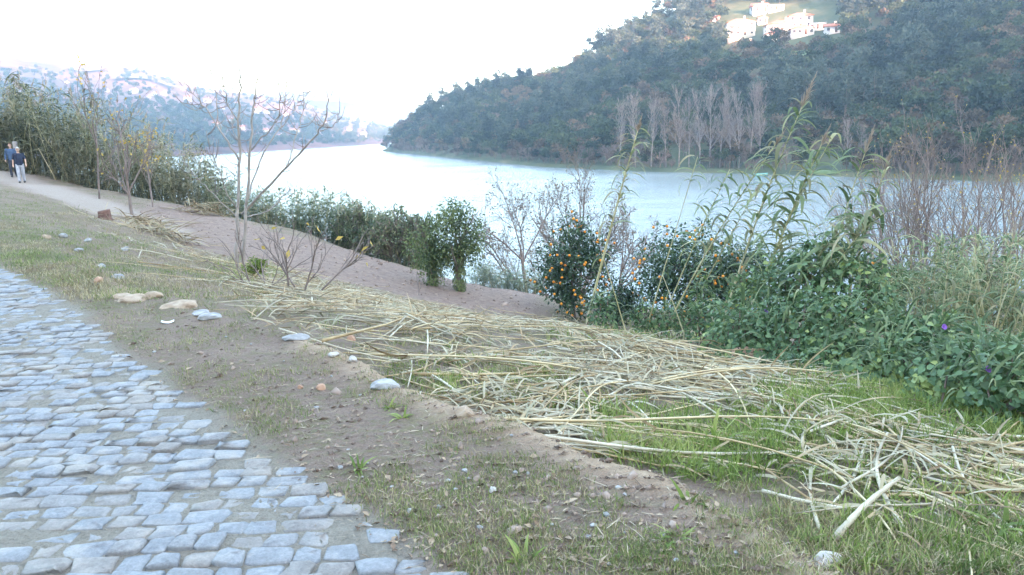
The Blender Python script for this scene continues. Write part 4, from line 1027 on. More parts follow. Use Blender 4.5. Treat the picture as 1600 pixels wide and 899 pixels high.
for c in allc:
    _, zi, k, s, yaw, pitch, loc, roll = c
    share[zi] = share.get(zi, 0) + 1
    if share[zi] <= (42, 44, 46, 44, 44, 50, 22)[zi]:
        o = obj('cut_cane', CMESH[k], None, None, loc, (roll, pitch, yaw)); o.scale = (s, s, s); l_ = ('short', 'short', 'long', 'long', 'very long', 'short')[k % 6] + (' greyish ' if k % 3 == 2 else ' yellowish ') + ZONES[zi][6].split(' ', 1)[1]; tag(o, l_, 'cane', ZONES[zi][7] + ', ' + ('grey' if k % 3 == 2 else 'yellow'))
        for l in LEAFM[k][:3]: obj('leaf', l, None, o)
    else:
        M3 = rotmat(yaw, pitch, roll) * s
        for part, tgt in [(CANES[k][0], (mbc, mbcg)[k % 3 == 2])] + [(x, (mbl, mblg)[k % 3 == 2]) for x in CANES[k][1]]:
            V, T, Q = part.arrays(); tgt.add(V @ M3.T + np.array(loc), T, Q)
# dense brown leafy end of the mounded heap
Pq = np.array([on_ground(*p)[:2] for p in [(880, 505), (960, 515), (1015, 548), (1000, 566), (920, 560), (860, 530)]]); lo, hi = Pq.min(0), Pq.max(0); C = rng.uniform(lo, hi, (1500, 2)); C = C[inpoly(C, Pq)]
C = np.c_[C, ground_z(C[:, 0], C[:, 1])]; C[:, 2] += heap(C) * rng.uniform(.6, 1.05, len(C)) + .02
dr = px_dir((860, 520), (1010, 556)); th = math.atan2(dr[1], dr[0]) + rng.normal(0, .28, len(C)); blades(mbl, C, np.c_[np.cos(th), np.sin(th), rng.normal(.05, .12, len(C))], rng.uniform(.25, .5, len(C)), rng.uniform(.015, .03, len(C)), rng.uniform(.1, .4, len(C)), 4, rng=rng)
for nm, mb, m_, lab in (('cane_heap', mbc, M_cane, 'heaped straw-coloured cane stalks under and between the others'), ('cane_heap', mbcg, M_cane_grey, 'heaped grey weathered cane stalks under and between the others'),
                    ('withered_leaves', mbl, M_dryleaf, 'withered tan reed leaves strewn over the cane heaps'), ('withered_leaves', mblg, M_greyleaf, 'withered grey-green reed leaves strewn over the cane heaps')):
    tag(obj(nm, mb.mesh(nm, True), m_), lab, 'reed litter', kind='stuff')
# single canes that stand out, each drawn from foot to tip
def long_cane(a, b, r, lab, m_=M_cane, lift_a=.04, lift_b=.05, leaves=3, bend=.02, seed=0, za=None):
    A = on_ground(*a); B = on_ground(*b); A[2] += lift_a; B[2] += lift_b; rngl = np.random.RandomState(seed + 5)
    t = np.linspace(0, 1, 12)[:, None]; side = unit(np.cross(B - A, [0, 0, 1])); P = A + (B - A) * t + side * np.sin(t * math.pi) * bend * np.linalg.norm(B - A)
    zmin = ground_z(P[:, 0], P[:, 1]) + heap(P) * .8 + r; P[:, 2] = np.maximum(P[:, 2], zmin)
    o = empty('cut_cane', A); tag(o, lab, 'cane'); mb = MB(); rr = r * np.linspace(1, .6, 12) * (1 + .13 * (np.arange(12) % 2)); mb.tube(P - A, rr, 8); obj('stalk', mb.mesh('stalk', True), m_, o)
    for k in range(leaves):
        i = rngl.randint(4, 11); mb = MB(); d = unit(B - A) + rngl.normal(0, .45, 3); d[2] = abs(d[2]) * .5
        blades(mb, (P[i] - A)[None], d[None], np.array([rngl.uniform(.2, .4)]), np.array([.022]), np.array([.6]), 5, rng=rngl); obj('leaf', mb.mesh('leaf', True), M_dryleaf, o)
    return o
for k, c in enumerate([((1303, 855), (1402, 775), .017, 'thick bleached cane stump pointing at the angular white stone', M_cane_grey), ((1190, 778), (1330, 808), .011, 'thin bleached cane crossing the lip beside the thick stump', M_cane_grey),
        ((1410, 838), (1385, 700), .012, 'bent bleached cane with hanging leaf ends near the thick stump', M_cane_grey), ((1488, 800), (1375, 745), .012, 'bleached cane slanting through the grass beside the thick stump', M_cane_grey),
        ((1280, 840), (1290, 710), .009, 'slim forked cane hanging over the lip', M_cane_grey), ((1600, 738), (1380, 700), .013, 'long pale cane stretched over the grass toward the tangle', M_cane), ((1140, 690), (1270, 708), .012, 'straight grey cane lying alone across the green grass', M_cane_grey),
        ((640, 592), (960, 578), .014, 'long straight yellow cane lying across the fan of canes', M_cane), ((700, 545), (880, 500), .013, 'yellow cane propped up the mounded heap', M_cane), ((505, 540), (640, 480), .013, 'yellow cane slanting up the tangled heap', M_cane),
        ((215, 413), (330, 428), .010, 'single pale cane lying in the rough grass near the fig tree', M_cane), ((560, 545), (700, 500), .011, 'grey cane across the tangled heap', M_cane_grey), ((880, 690), (860, 600), .009, 'curved white cane drooping over the green shoots', M_cane_grey),
        ((800, 652), (900, 590), .010, 'white cane slanting from the rock nose into the fan', M_cane_grey), ((760, 560), (1000, 600), .013, 'weathered cane crossing the terrace diagonally', M_cane_grey), ((1330, 610), (1480, 620), .012, 'brown cane lying under the edge of the vines', M_cane),
        ((1170, 575), (1300, 545), .012, 'stout cane leaning on the brown earthy boulder', M_cane), ((1600, 655), (1440, 650), .012, 'pale cane with withered tuft near the grey stone', M_cane)]):
    long_cane(c[0], c[1], c[2], c[3], c[4], lift_b=.10 if k in (0, 2, 8, 9, 16) else .04, leaves=2 + k % 3, bend=(.02, .04, .06, .03, .05)[k % 5] * (1 if k % 2 else -1), seed=k)
# ------------------------------------------------------------------ standing giant reeds
M_reedleaf = M_plain('reed_leaf_green', [(.05, (.09, .13, .06)), (.45, (.165, .22, .105)), (.75, (.27, .31, .16)), (.98, (.42, .40, .22))], .9, .65, rand=.7, island=.9, transl=.35)
M_reedleaf_old = M_plain('reed_leaf_fading', [(.05, (.11, .115, .065)), (.45, (.19, .19, .105)), (.75, (.29, .26, .155)), (.98, (.40, .34, .21))], .7, .7, rand=.7, island=1.0, transl=.3)
M_greencane = M_plain('standing_cane', [(.1, (.33, .30, .14)), (.5, (.45, .40, .22)), (.9, (.56, .50, .33))], 2.5, .6, rand=.6)
M_plume = M_plain('reed_plume', [(.1, (.33, .25, .19)), (.9, (.52, .43, .35))], 6, .9, island=.6, transl=.3)
def plume_geo(mb, base, d, L, rng, n=70):
    t = rng.uniform(0, 1, n); C = base + d * (t * L)[:, None]; D = d[None] + rng.normal(0, .3, (n, 3)) * (1 - .5 * t)[:, None]
    blades(mb, C, D, L * .34 * (1.15 - t), .012 * (1.2 - t) + .004, .15, 2, rng=rng)
def reed_path(A, B, bend, n=14):
    t = np.linspace(0, 1, n)[:, None]; up = np.array([0, 0, 1.0]); L = np.linalg.norm(B - A)
    return A + (B - A) * t + up * (np.sin(t * math.pi) * bend * L)
LEAFP = []
for k in range(6):
    rl = np.random.RandomState(k); mb = MB(); blades(mb, np.zeros((1, 3)), np.array([[.75, .05 * k - .12, .62]]), np.array([.56 + .03 * k]), np.array([.062 + .004 * k]), np.array([.7 + .16 * k]), 7)
    me = mb.mesh('reed_leaf', True); me.materials.append(M_reedleaf if k < 5 else M_reedleaf_old); LEAFP.append(me)
def tall_reed_n(n): return int(n * 1.5)
def tall_reed(name, base, tip, D, lab, leaf_from, n_leaf, plume, r=.013, bend=.03, Dt=None, lsize=1.0, seed=0, cat='reed', group=None):
    rng = np.random.RandomState(seed); bx = at_d(base[0], base[1], D); bx[2] = gz(bx[0], bx[1]) - .05; T = at_d(tip[0], tip[1], Dt or D + .1)
    b0 = at_d(base[0], base[1], D); P = np.array(reed_path(b0, T, bend)); 
    if bx[2] < P[0][2]: P = np.vstack([bx + (P[0] - bx) * .0, P])
    P[0] = [P[1][0] - (P[2][0] - P[1][0]) * .3, P[1][1], min(bx[2], P[1][2] - .02)]
    o = empty(name, P[0]); tag(o, lab, cat, group); Q = P - P[0]
    mb = MB(); mb.tube(Q, np.linspace(r, r * .35, len(Q)) * (1 + .1 * (np.arange(len(Q)) % 2)), 7); obj('stalk', mb.mesh('stalk', True), M_greencane, o)
    n = len(Q) - 1
    n_leaf = int(n_leaf * 1.45)
    for k in range(n_leaf):
        f = leaf_from + (1 - leaf_from) * (k + .5) / n_leaf; x = f * n; i = min(int(x), n - 1); p = Q[i] + (Q[i + 1] - Q[i]) * (x - i)
        az = (0 if k % 2 else math.pi) + rng.normal(0, .7); l = obj('leaf', LEAFP[rng.randint(6)], None, o, p, (rng.normal(0, .2), rng.normal(0, .25), az)); s = rng.uniform(.7, 1.15) * lsize * (1.1 - .35 * f); l.scale = (s, s, s)
    if plume:
        mb = MB(); d = unit(Q[-1] - Q[-3]); plume_geo(mb, Q[-1] - d * plume * .1, d, plume, rng, 90); obj('plume', mb.mesh('plume'), M_plume, o)
    return o
tall_reed('giant_reed', (918, 500), (996, 205), 11.5, 'leaning giant reed with shaggy leafy head beside the columnar orange tree', .5, 40, .28, .022, .02, lsize=.75, seed=1)
tall_reed('giant_reed', (1008, 520), (1090, 245), 11.5, 'thin straight bare cane with a tuft of leaves at its tip', .86, 9, 0, .011, .0, lsize=.75, seed=2)
tall_reed('giant_reed', (1028, 520), (1140, 265), 11.8, 'giant reed with drooping leaves leaning before the wide orange tree', .45, 24, .0, .012, .03, lsize=.8, seed=3)
tall_reed('giant_reed', (1036, 522), (1212, 225), 11.5, 'strongly leaning giant reed with drooping leaves and small plume', .42, 30, .3, .014, .04, lsize=.85, seed=4)
tall_reed('giant_reed', (1062, 520), (1180, 300), 12.0, 'short leaning giant reed with pale stalk behind the strongly leaning one', .4, 20, .2, .012, .02, lsize=.8, seed=14)
tall_reed('giant_reed', (1130, 500), (1254, 165), 11.0, 'tallest giant reed with long upright plume above the thicket', .3, 44, .5, .016, .05, lsize=.9, seed=5)
tall_reed('giant_reed', (1180, 480), (1284, 225), 10.8, 'leafy giant reed with brown nodding plume next to the tallest reed', .3, 36, .3, .015, .04, lsize=.95, seed=6)
tall_reed('giant_reed', (1165, 500), (1300, 215), 11.2, 'giant reed topped by upright leaf tuft near the tallest reed', .35, 30, 0, .013, .05, lsize=.9, seed=7)
tall_reed('giant_reed', (1290, 440), (1352, 238), 10.2, 'giant reed with slim tan plume rising from the vine mound', .25, 22, .38, .012, .05, lsize=.85, seed=8)
tall_reed('giant_reed', (1330, 440), (1384, 262), 10.4, 'giant reed with short broad plume beside the slim-plumed one', .25, 20, .33, .012, .05, lsize=.85, seed=9)
tall_reed('giant_reed', (1220, 500), (1340, 340), 9.6, 'low arching reed with broad dark leaves over the vines', .2, 26, 0, .011, .12, lsize=1.0, seed=10)
tall_reed('giant_reed', (1270, 480), (1385, 330), 9.4, 'arching reed with fan of dark leaves next to the reed clump', .2, 26, 0, .011, .12, lsize=1.0, seed=11)
tall_reed('giant_reed', (1120, 500), (1215, 340), 11.6, 'half-height leafy reed tangled in the wide orange tree', .2, 26, 0, .012, .05, lsize=.9, seed=12)
for k, (a, b, lab) in enumerate([((978, 520), (940, 395), 'bare slanting stick in front of the columnar orange tree'), ((1068, 520), (1035, 430), 'bare stick crossing the reed stalks before the wide orange tree')]):
    tall_reed('dead_reed', a, b, 11.0, lab, .9, 2, 0, .011, .02, lsize=.6, seed=30 + k)
# reed clump at the right
def clump_proto(seed, H, green):
    rng = np.random.RandomState(seed); mb = MB(); n = 10; t = np.linspace(0, 1, n); lean = rng.normal(0, .12, 2)
    P = np.c_[lean[0] * t ** 1.6 * H, lean[1] * t ** 1.6 * H, t * H]; mb.tube(P, np.linspace(.011, .004, n), 5)
    lv = MB(); m = 26; f = rng.uniform(.3, 1, m); C = np.stack([np.interp(f, t, P[:, k]) for k in range(3)], 1); az = rng.uniform(0, 6.28, m)
    blades(lv, C, np.c_[np.cos(az) * .7, np.sin(az) * .7, rng.uniform(.3, .9, m)], rng.uniform(.35, .65, m), rng.uniform(.03, .052, m), rng.uniform(.6, 1.7, m), 5, rng=rng)
    pm = MB(); plume_geo(pm, P[-1], np.array([lean[0] * 1.5, lean[1], 1.0]), .35, rng, 50)
    return mb, lv, pm, P
RP = [clump_proto(k, 2.6 + .15 * (k % 3), k < 5) for k in range(8)]
RPm = []
for k, (a, b, c, P) in enumerate(RP):
    s = a.mesh('reed_stalk', True); s.materials.append(M_greencane if k < 5 else M_cane); l = b.mesh('reed_leaves', True); l.materials.append(M_reedleaf if k < 7 else M_reedleaf_old); p = c.mesh('reed_plume'); p.materials.append(M_plume); RPm.append((s, l, p))
rng = np.random.RandomState(31)
for k in range(125):
    px = rng.uniform(1390, 1630); D = rng.uniform(9.8, 13.5); b = at_d(px, 500, D); z = gz(b[0], b[1]); top = at_d(px, rng.uniform(355, 425), D)[2]; H = max(1.2, top - z); v = rng.randint(8); s = H / 2.75
    o = empty('clump_reed', (b[0], b[1], z - .04), (rng.normal(0, .05), rng.normal(.03, .06), rng.uniform(0, 6.28))); o.scale = (s, s, s)
    obj('stalk', RPm[v][0], None, o); obj('foliage', RPm[v][1], None, o)
    pl_ = rng.rand() < .12
    if pl_: obj('plume', RPm[v][2], None, o)
    tag(o, ('green reed with a pale feathery plume in the clump past the vines' if pl_ else 'green reed in the dense clump past the vines') if v < 5 else ('fading reed with a pale feathery plume in the clump past the vines' if pl_ else 'yellowing reed in the dense clump past the vines'), 'reed', 'reeds of the clump past the vines')
for k in range(26):     # dry beige canes leaning out of the clump
    px = rng.uniform(1440, 1600); D = rng.uniform(9.3, 10.6); ln = rng.uniform(10, 60)
    tall_reed('dry_reed', (px, rng.uniform(540, 585)), (px + ln * (1 if rng.rand() < .8 else -.5), rng.uniform(400, 470)), D, 'dry beige bare cane leaning out of the reed clump', .5, 3, 0, .009, .04, lsize=.6, seed=50 + k, group='dry canes of the reed clump')
# -------- reed beds along the far edge of the field: masses of reeds
def reed_bed(name, n, cols, lab, seed, mat, thick=(0, 5.0), low=.72):
    """cols: list of (px, plan distance, py of the reed tops)"""
    rng = np.random.RandomState(seed); ml, ms, mp = MB(), MB(), MB(); px = rng.uniform(cols[0][0], cols[-1][0], n); D0 = np.interp(px, [c[0] for c in cols], [c[1] for c in cols]); ty = np.interp(px, [c[0] for c in cols], [c[2] for c in cols])
    D = D0 + rng.uniform(thick[0], thick[1], n)
    BB = np.array([at_d(px[i], 300, D[i]) for i in range(n)]); BZ = ground_z(BB[:, 0], BB[:, 1])
    for i in range(n):
        b = at_d(px[i], 300, D[i]); z = BZ[i]; top = at_d(px[i], ty[i] - 6, D[i])[2]; H = np.clip((top - z) * rng.uniform(low, 1.0), .9, 7.5); v = rng.randint(8); s = H / 2.75; sx = 0.7 * s + .5; lx, ly = rng.normal(0, .16, 2)
        a = rng.uniform(0, 6.28); M3 = np.array([[math.cos(a) * sx, -math.sin(a) * sx, lx * s], [math.sin(a) * sx, math.cos(a) * sx, ly * s], [0, 0, s]])
        V, T, Q = RP[v][0].arrays()
        if rng.rand() < .25: ms.add(V @ M3.T + [b[0], b[1], z], T, Q); V, T, Q = RP[v][1].arrays(); ml.add(V @ M3.T + [b[0], b[1], z], T, Q)
        V2 = V.copy(); V2[:, 2] = V2[:, 2] * .85 - .7; a += 2; M4 = np.array([[math.cos(a) * sx, -math.sin(a) * sx, lx * s], [math.sin(a) * sx, math.cos(a) * sx, ly * s], [0, 0, s]]); k2 = V2 @ M4.T + [b[0], b[1], z]; ml.add(k2, T, Q)
        if rng.rand() < .12:
            V, T, Q = RP[v][2].arrays(); mp.add(V @ (M3 * np.array([1.0, 1, .75])).T + [b[0], b[1], z + (.25 * 2.75 * s)], T, Q)
    root = empty(name, at_z(cols[0][0], 300, 0)); root.location = (0, 0, 0); tag(root, lab, 'reed bed', kind='stuff')
    obj('foliage', ml.mesh('reed_bed_foliage', False), mat, root); obj('stalks', ms.mesh('reed_bed_stalks'), M_greencane, root); obj('plumes', mp.mesh('reed_bed_plumes'), M_plume, root)
    return root
M_bed_a = M_plain('reed_bed_olive', [(.05, (.09, .10, .055)), (.45, (.18, .185, .105)), (.75, (.28, .265, .16)), (.98, (.40, .35, .23))], .35, .7, island=.9, transl=.3)
M_bed_b = M_plain('reed_bed_green', [(.05, (.075, .11, .06)), (.45, (.145, .185, .105)), (.75, (.235, .265, .15)), (.98, (.36, .33, .2))], .35, .7, island=.9, transl=.3)
reed_bed('reed_bed', 1150, [(-60, 55, 118), (0, 53, 126), (60, 51.5, 126), (110, 49, 148), (160, 46.5, 163), (210, 43.5, 183), (250, 41, 203), (290, 39, 222), (330, 37.5, 250), (350, 36.5, 268)], 'tall olive reed bed with drooping leaves behind the dirt path', 5, M_bed_a)
reed_bed('reed_bed', 900, [(325, 36.2, 262), (360, 35.5, 290), (400, 34.5, 302), (470, 33, 296), (540, 31.5, 306), (590, 30, 330), (640, 29, 352), (670, 28.4, 365)], 'blue-green reed bed along the river edge of the bare field', 6, M_bed_b, (0, 4.5), .8)
reed_bed('reed_bed', 160, [(735, 27.5, 425), (780, 27.0, 418), (840, 26.6, 440)], 'low patch of green reeds at the corner of the bare field', 7, M_bed_b, (0, 2.5), .7)

# ------------------------------------------------------------------ vine thicket
def heart(mb, C, D, N, s):
    """broad heart-shaped leaves with a folded midrib"""
    D = unit(D); S = unit(np.cross(D, N)); U = np.cross(S, D); s = s[:, None]
    pts = [(0, 0, 0), (.32, -.18, .06), (.55, .2, .1), (.36, .62, .08), (0, 1.0, -.08), (-.36, .62, .08), (-.55, .2, .1), (-.32, -.18, .06), (0, .4, -.02)]
    V = np.stack([C + S * s * a + D * s * b + U * s * c for a, b, c in pts], 1).reshape(-1, 3); n = len(C); b = (np.arange(n) * 9)[:, None]
    T = np.concatenate([b + np.array([[8, k, (k + 1) % 8]]) for k in range(8)]); mb.add(V, T)
M_vine = M_plain('vine_leaf', [(.05, (.055, .11, .045)), (.4, (.10, .18, .075)), (.75, (.165, .25, .11)), (.98, (.32, .38, .12))], 1.3, .5, island=.8, transl=.3, spec=.45)
MOUNDS = [  # px, py of the mound's centre, plan distance, half width m, half height m
    (1190, 490, 9.8, .55, .4), (1235, 460, 9.9, .6, .5), (1290, 450, 9.7, .7, .55), (1335, 462, 9.3, .5, .42), (1215, 520, 8.9, .7, .3), (1300, 515, 8.5, .8, .38), (1380, 535, 8.2, .7, .3), (1450, 560, 7.7, .6, .24), (1520, 580, 7.2, .6, .2), (1590, 600, 6.8, .5, .18),
    (1590, 560, 7.6, .45, .2), (1640, 590, 6.8, .5, .25), (1350, 565, 7.6, .6, .18), (1150, 525, 9.2, .4, .2), (1105, 500, 11.2, .32, .28), (1095, 470, 11.8, .2, .35), (1050, 500, 11.6, .25, .25), (1010, 500, 11.6, .2, .25), (940, 490, 11.4, .2, .3), (1285, 408, 10.4, .4, .25), (1480, 530, 8.4, .4, .25)]
rng = np.random.RandomState(41); mb = MB(); mshoot = MB(); stems = MB(); flower_at = []
for i, (px, py, D, hw, hh) in enumerate(MOUNDS):
    c = at_d(px, py, D); n = int(1300 * hw * (hh + .35)); v = unit(rng.normal(size=(n, 3))); v[:, 2] = np.abs(v[:, 2]) * rng.choice([1, 1, 1, -.7], n)
    lum = 1 + .25 * np.sin(v[:, 0] * 5 + i) * np.cos(v[:, 1] * 4 + v[:, 2] * 3 + i * 2); rr = rng.uniform(.72, 1.05, (n, 1)) * lum[:, None]
    C = c + v * rr * np.array([hw, hw * .8, hh]); g = ground_z(C[:, 0], C[:, 1]) + .05; C[:, 2] = np.maximum(C[:, 2], g + rng.uniform(0, .15, n))
    D_ = v * .7 + rng.normal(0, .5, (n, 3)); D_[:, 2] -= .45; heart(mb, C, D_, v + np.array([0, 0, .8]) + rng.normal(0, .4, (n, 3)), rng.uniform(.03, .066, n))
    m = int(150 * hw); k = rng.randint(0, n, m); blades(mshoot, C[k], np.c_[rng.normal(0, .5, (m, 2)), rng.uniform(.4, 1, m)], rng.uniform(.2, .45, m), rng.uniform(.016, .03, m), rng.uniform(.6, 1.6, m), 5, rng=rng)
    for s in range(6):
        a = C[rng.randint(n)]; z = gz(a[0], a[1]); stems.tube([[a[0] + rng.normal(0, .15), a[1] + rng.normal(0, .15), z], [(a[0]), a[1], (a[2] + z) / 2 + .1], a], [.01, .008, .005], 4)
    # drapes of vine from the mound to the ground
    th = rng.uniform(3.4, 6.0, int(n * .35)); q = rng.rand(len(th)); C2 = c + np.c_[np.cos(th) * hw * (1 + .25 * (1 - q)), np.sin(th) * hw * .8 * (1 + .25 * (1 - q)), np.zeros(len(th))]; gg = ground_z(C2[:, 0], C2[:, 1]); C2[:, 2] = gg + .03 + q * np.maximum(c[2] - gg, .05)
    heart(mb, C2, np.c_[rng.normal(0, .5, len(th)), rng.normal(-.5, .4, len(th)), rng.normal(-.5, .3, len(th))], np.c_[rng.normal(0, .4, len(th)), -np.ones(len(th)), np.full(len(th), .8)], rng.uniform(.03, .06, len(th)))
VT = empty('vine_thicket'); tag(VT, 'thicket of broad-leaved green vines with a few purple flowers on the terrace edge', 'vine thicket', kind='stuff')
obj('foliage', mb.mesh('vine_foliage'), M_vine, VT); obj('shoots', mshoot.mesh('vine_shoots'), M_reedleaf, VT); obj('stems', stems.mesh('vine_stems'), M_twig_brown, VT)
M_petal = M_plain('purple_petal', [(.1, (.22, .08, .42)), (.9, (.38, .18, .6))], 10, .6, transl=.3)
fm = MB(); a = np.linspace(0, 2 * math.pi, 10, endpoint=False); fm.add(np.concatenate([np.c_[np.cos(a) * .008, np.sin(a) * .008, np.zeros(10)], np.c_[np.cos(a) * .02, np.sin(a) * .02, np.full(10, .035)], np.c_[np.cos(a) * .045 , np.sin(a) * .045, np.full(10, .045) + .006 * (np.arange(10) % 2)]]), None, [[r * 10 + k, r * 10 + (k + 1) % 10, r * 10 + 10 + (k + 1) % 10, r * 10 + 10 + k] for r in range(2) for k in range(10)])
fme = fm.mesh('flower', True); fme.materials.append(M_petal)
for px, py, D in [(1472, 512, 8.0), (1272, 405, 10.0), (1540, 578, 6.9), (1195, 487, 9.4)]: obj('flower', fme, None, VT, at_d(px, py, D - .35), (1.1, 0, .3)).scale = (.6, .6, .6)

# ------------------------------------------------------------------ orange trees
M_citrus = M_plain('citrus_leaf', [(.05, (.016, .04, .02)), (.5, (.035, .075, .033)), (.95, (.075, .13, .05))], 1.6, .42, island=.9, rand=.3, transl=.2, spec=.5)
M_orange = M_plain('orange_peel', [(.1, (.72, .22, .02)), (.9, (.85, .36, .04))], 8, .45, rand=.6, bmp=.1, bdist=.003)
M_bark = M_plain('grey_brown_bark', [(.1, (.10, .08, .065)), (.9, (.22, .185, .155))], 6, .9, bmp=.6, bdist=.02)
om = bpy.data.meshes.new('orange'); _bm = bmesh.new(); bmesh.ops.create_icosphere(_bm, subdivisions=2, radius=.04); _bm.to_mesh(om); _bm.free(); om.polygons.foreach_set('use_smooth', [True] * len(om.polygons)); om.materials.append(M_orange)
def leafy_tree(name, px, py0, py1, D, rad, lab, cat, lumps, per, leaf, mat, seed, fruits=0, trunk_r=.07, limbs=6, sink=0.0, shape=None, trunks=1):
    rng = np.random.RandomState(seed); b = at_d(px, py0, D); z = gz(b[0], b[1]); top = at_d(px, py1, D)[2]; H = top - z; o = empty(name, (b[0], b[1], z)); tag(o, lab, cat)
    rz = min(rad[2] if len(rad) > 2 else H / 2, H / 2 + .1); cz = H - rz
    C, N = [], []
    for k in range(lumps):
        v = unit(rng.normal(size=3)); c = v * np.array([rad[0], rad[1], rz]) * rng.uniform(.35, .82); lr = min(rad[0], rz) * rng.uniform(.26, .42); n = unit(rng.normal(size=(per, 3)))
        C.append(c + n * lr * rng.uniform(.45, 1.1, (per, 1))); N.append(n)
    C = np.concatenate(C); N = np.concatenate(N); C[:, 2] = np.maximum(C[:, 2], -cz + .12)
    mb = MB(); D_ = N * .8 + rng.normal(0, .6, N.shape); D_[:, 2] -= .25; s = rng.uniform(.75, 1.25, len(C)) * leaf
    leaf_cards(mb, C + [0, 0, cz], D_, N + rng.normal(0, .5, N.shape) + [0, 0, .5], s, s * .5, .18, .15); obj('crown', mb.mesh('crown'), mat, o)
    mb = MB(); prm = [dict(n=5, wander=.07, up=.06, taper=.5, sides=7), dict(kids=(limbs, limbs + 2), **{'from': .35}, ang=(.4, .9), len=(.5, .75), rk=.55, rmin=.015, wander=.12, up=.1, n=4, sides=5), dict(kids=(4, 6), **{'from': .3}, ang=(.4, .9), len=(.4, .6), rk=.5, rmin=.008, wander=.12, up=.05, n=3, sides=4)]
    for t in range(trunks): grow(mb, [], rng, (t * .12, 0, -.1), (.05 * t, 0, 1), H * .55, trunk_r, 0, prm)
    obj('trunk', mb.mesh('trunk', True), M_bark, o)
    tries = rng.randint(0, len(C), 4000); got = 0; view = unit(np.array([b[0], b[1], 0]))
    for i in tries:
        if got >= fruits: break
        p = C[i] * np.array([1, 1, 1]); e = (p[0] / rad[0]) ** 2 + (p[1] / rad[1]) ** 2 + (p[2] / rz) ** 2
        if e < .55 or p @ view > .1 or p[2] < -rz * .7: continue
        q = p * 1.03 + [0, 0, cz - .04]; obj('orange', om, None, o, q); got += 1
    return o
leafy_tree('orange_tree', 897, 505, 330, 22.5, (1.28, 1.1, 1.75), 'columnar dark green orange tree with ripe fruit at the field corner', 'orange tree', 62, 90, .115, M_citrus, 1, 75)
leafy_tree('orange_tree', 1075, 510, 342, 22.0, (1.85, 1.4, 1.65), 'wide orange tree with ripe fruit behind the leaning reeds', 'orange tree', 70, 95, .115, M_citrus, 2, 80)
leafy_tree('orange_tree', 1155, 505, 368, 21.5, (1.0, 1.0, 1.3), 'lower orange tree merging with the wide one behind the reeds', 'orange tree', 40, 85, .115, M_citrus, 3, 22)
leafy_tree('orange_tree', 1378, 500, 390, 15.5, (.62, .6, .75), 'small dark orange tree half hidden between vines and reed clump', 'orange tree', 34, 75, .09, M_citrus, 4, 6)
leafy_tree('laurel_shrub', 965, 515, 430, 20.5, (.7, .6, .8), 'dark shrub filling the gap between the two main orange trees', 'shrub', 30, 80, .1, M_citrus, 5)
# ivy-clad trees on the bare field
M_ivy = M_plain('ivy_leaf', [(.05, (.06, .09, .035)), (.5, (.125, .17, .07)), (.95, (.23, .265, .11))], 1.2, .6, island=.9, transl=.3)
def ivy_tree(px, py0, py1, D, rad, lab, seed, lumps, per, tw):
    o = leafy_tree('ivy_clad_tree', px, py0, py1, D, rad, lab, 'tree', lumps, per, .10, M_ivy, seed, trunk_r=.11)
    rng = np.random.RandomState(seed); mb = MB(); n = 900; a = rng.uniform(0, 6.28, n); h = rng.uniform(0, 1.5, n); r = tw * (1 + .25 * np.sin(h * 4 + a * 2)) * rng.uniform(.8, 1.1, n)
    C = np.c_[np.cos(a) * r, np.sin(a) * r, h]; s = rng.uniform(.06, .11, n); leaf_cards(mb, C, np.c_[np.cos(a) * .5, np.sin(a) * .5, -np.ones(n)] + rng.normal(0, .3, (n, 3)), np.c_[np.cos(a), np.sin(a), np.zeros(n)], s, s * .8, .1); obj('ivy', mb.mesh('ivy'), M_ivy, o); return o
ivy_tree(720, 482, 300, 24.0, (1.0, .8, 1.4), 'taller ivy-clad tree with dense crown on the bare field', 21, 66, 62, .15)
ivy_tree(678, 482, 322, 24.3, (.95, .7, 1.3), 'shorter ivy-clad tree with thin loose crown on the bare field', 22, 46, 42, .13)

# ------------------------------------------------------------------ bare trees and shrubs
M_figbark = M_plain('fig_bark', [(.1, (.24, .205, .185)), (.9, (.42, .375, .34))], 5, .85, bmp=.4, bdist=.01)
M_twig = M_plain('bare_twigs', [(.1, (.17, .13, .115)), (.9, (.31, .25, .225))], 3, .9, rand=.3)
M_yellow = M_plain('yellow_leaf', [(.1, (.42, .27, .05)), (.9, (.62, .45, .13))], 5, .7, island=.8, transl=.35)
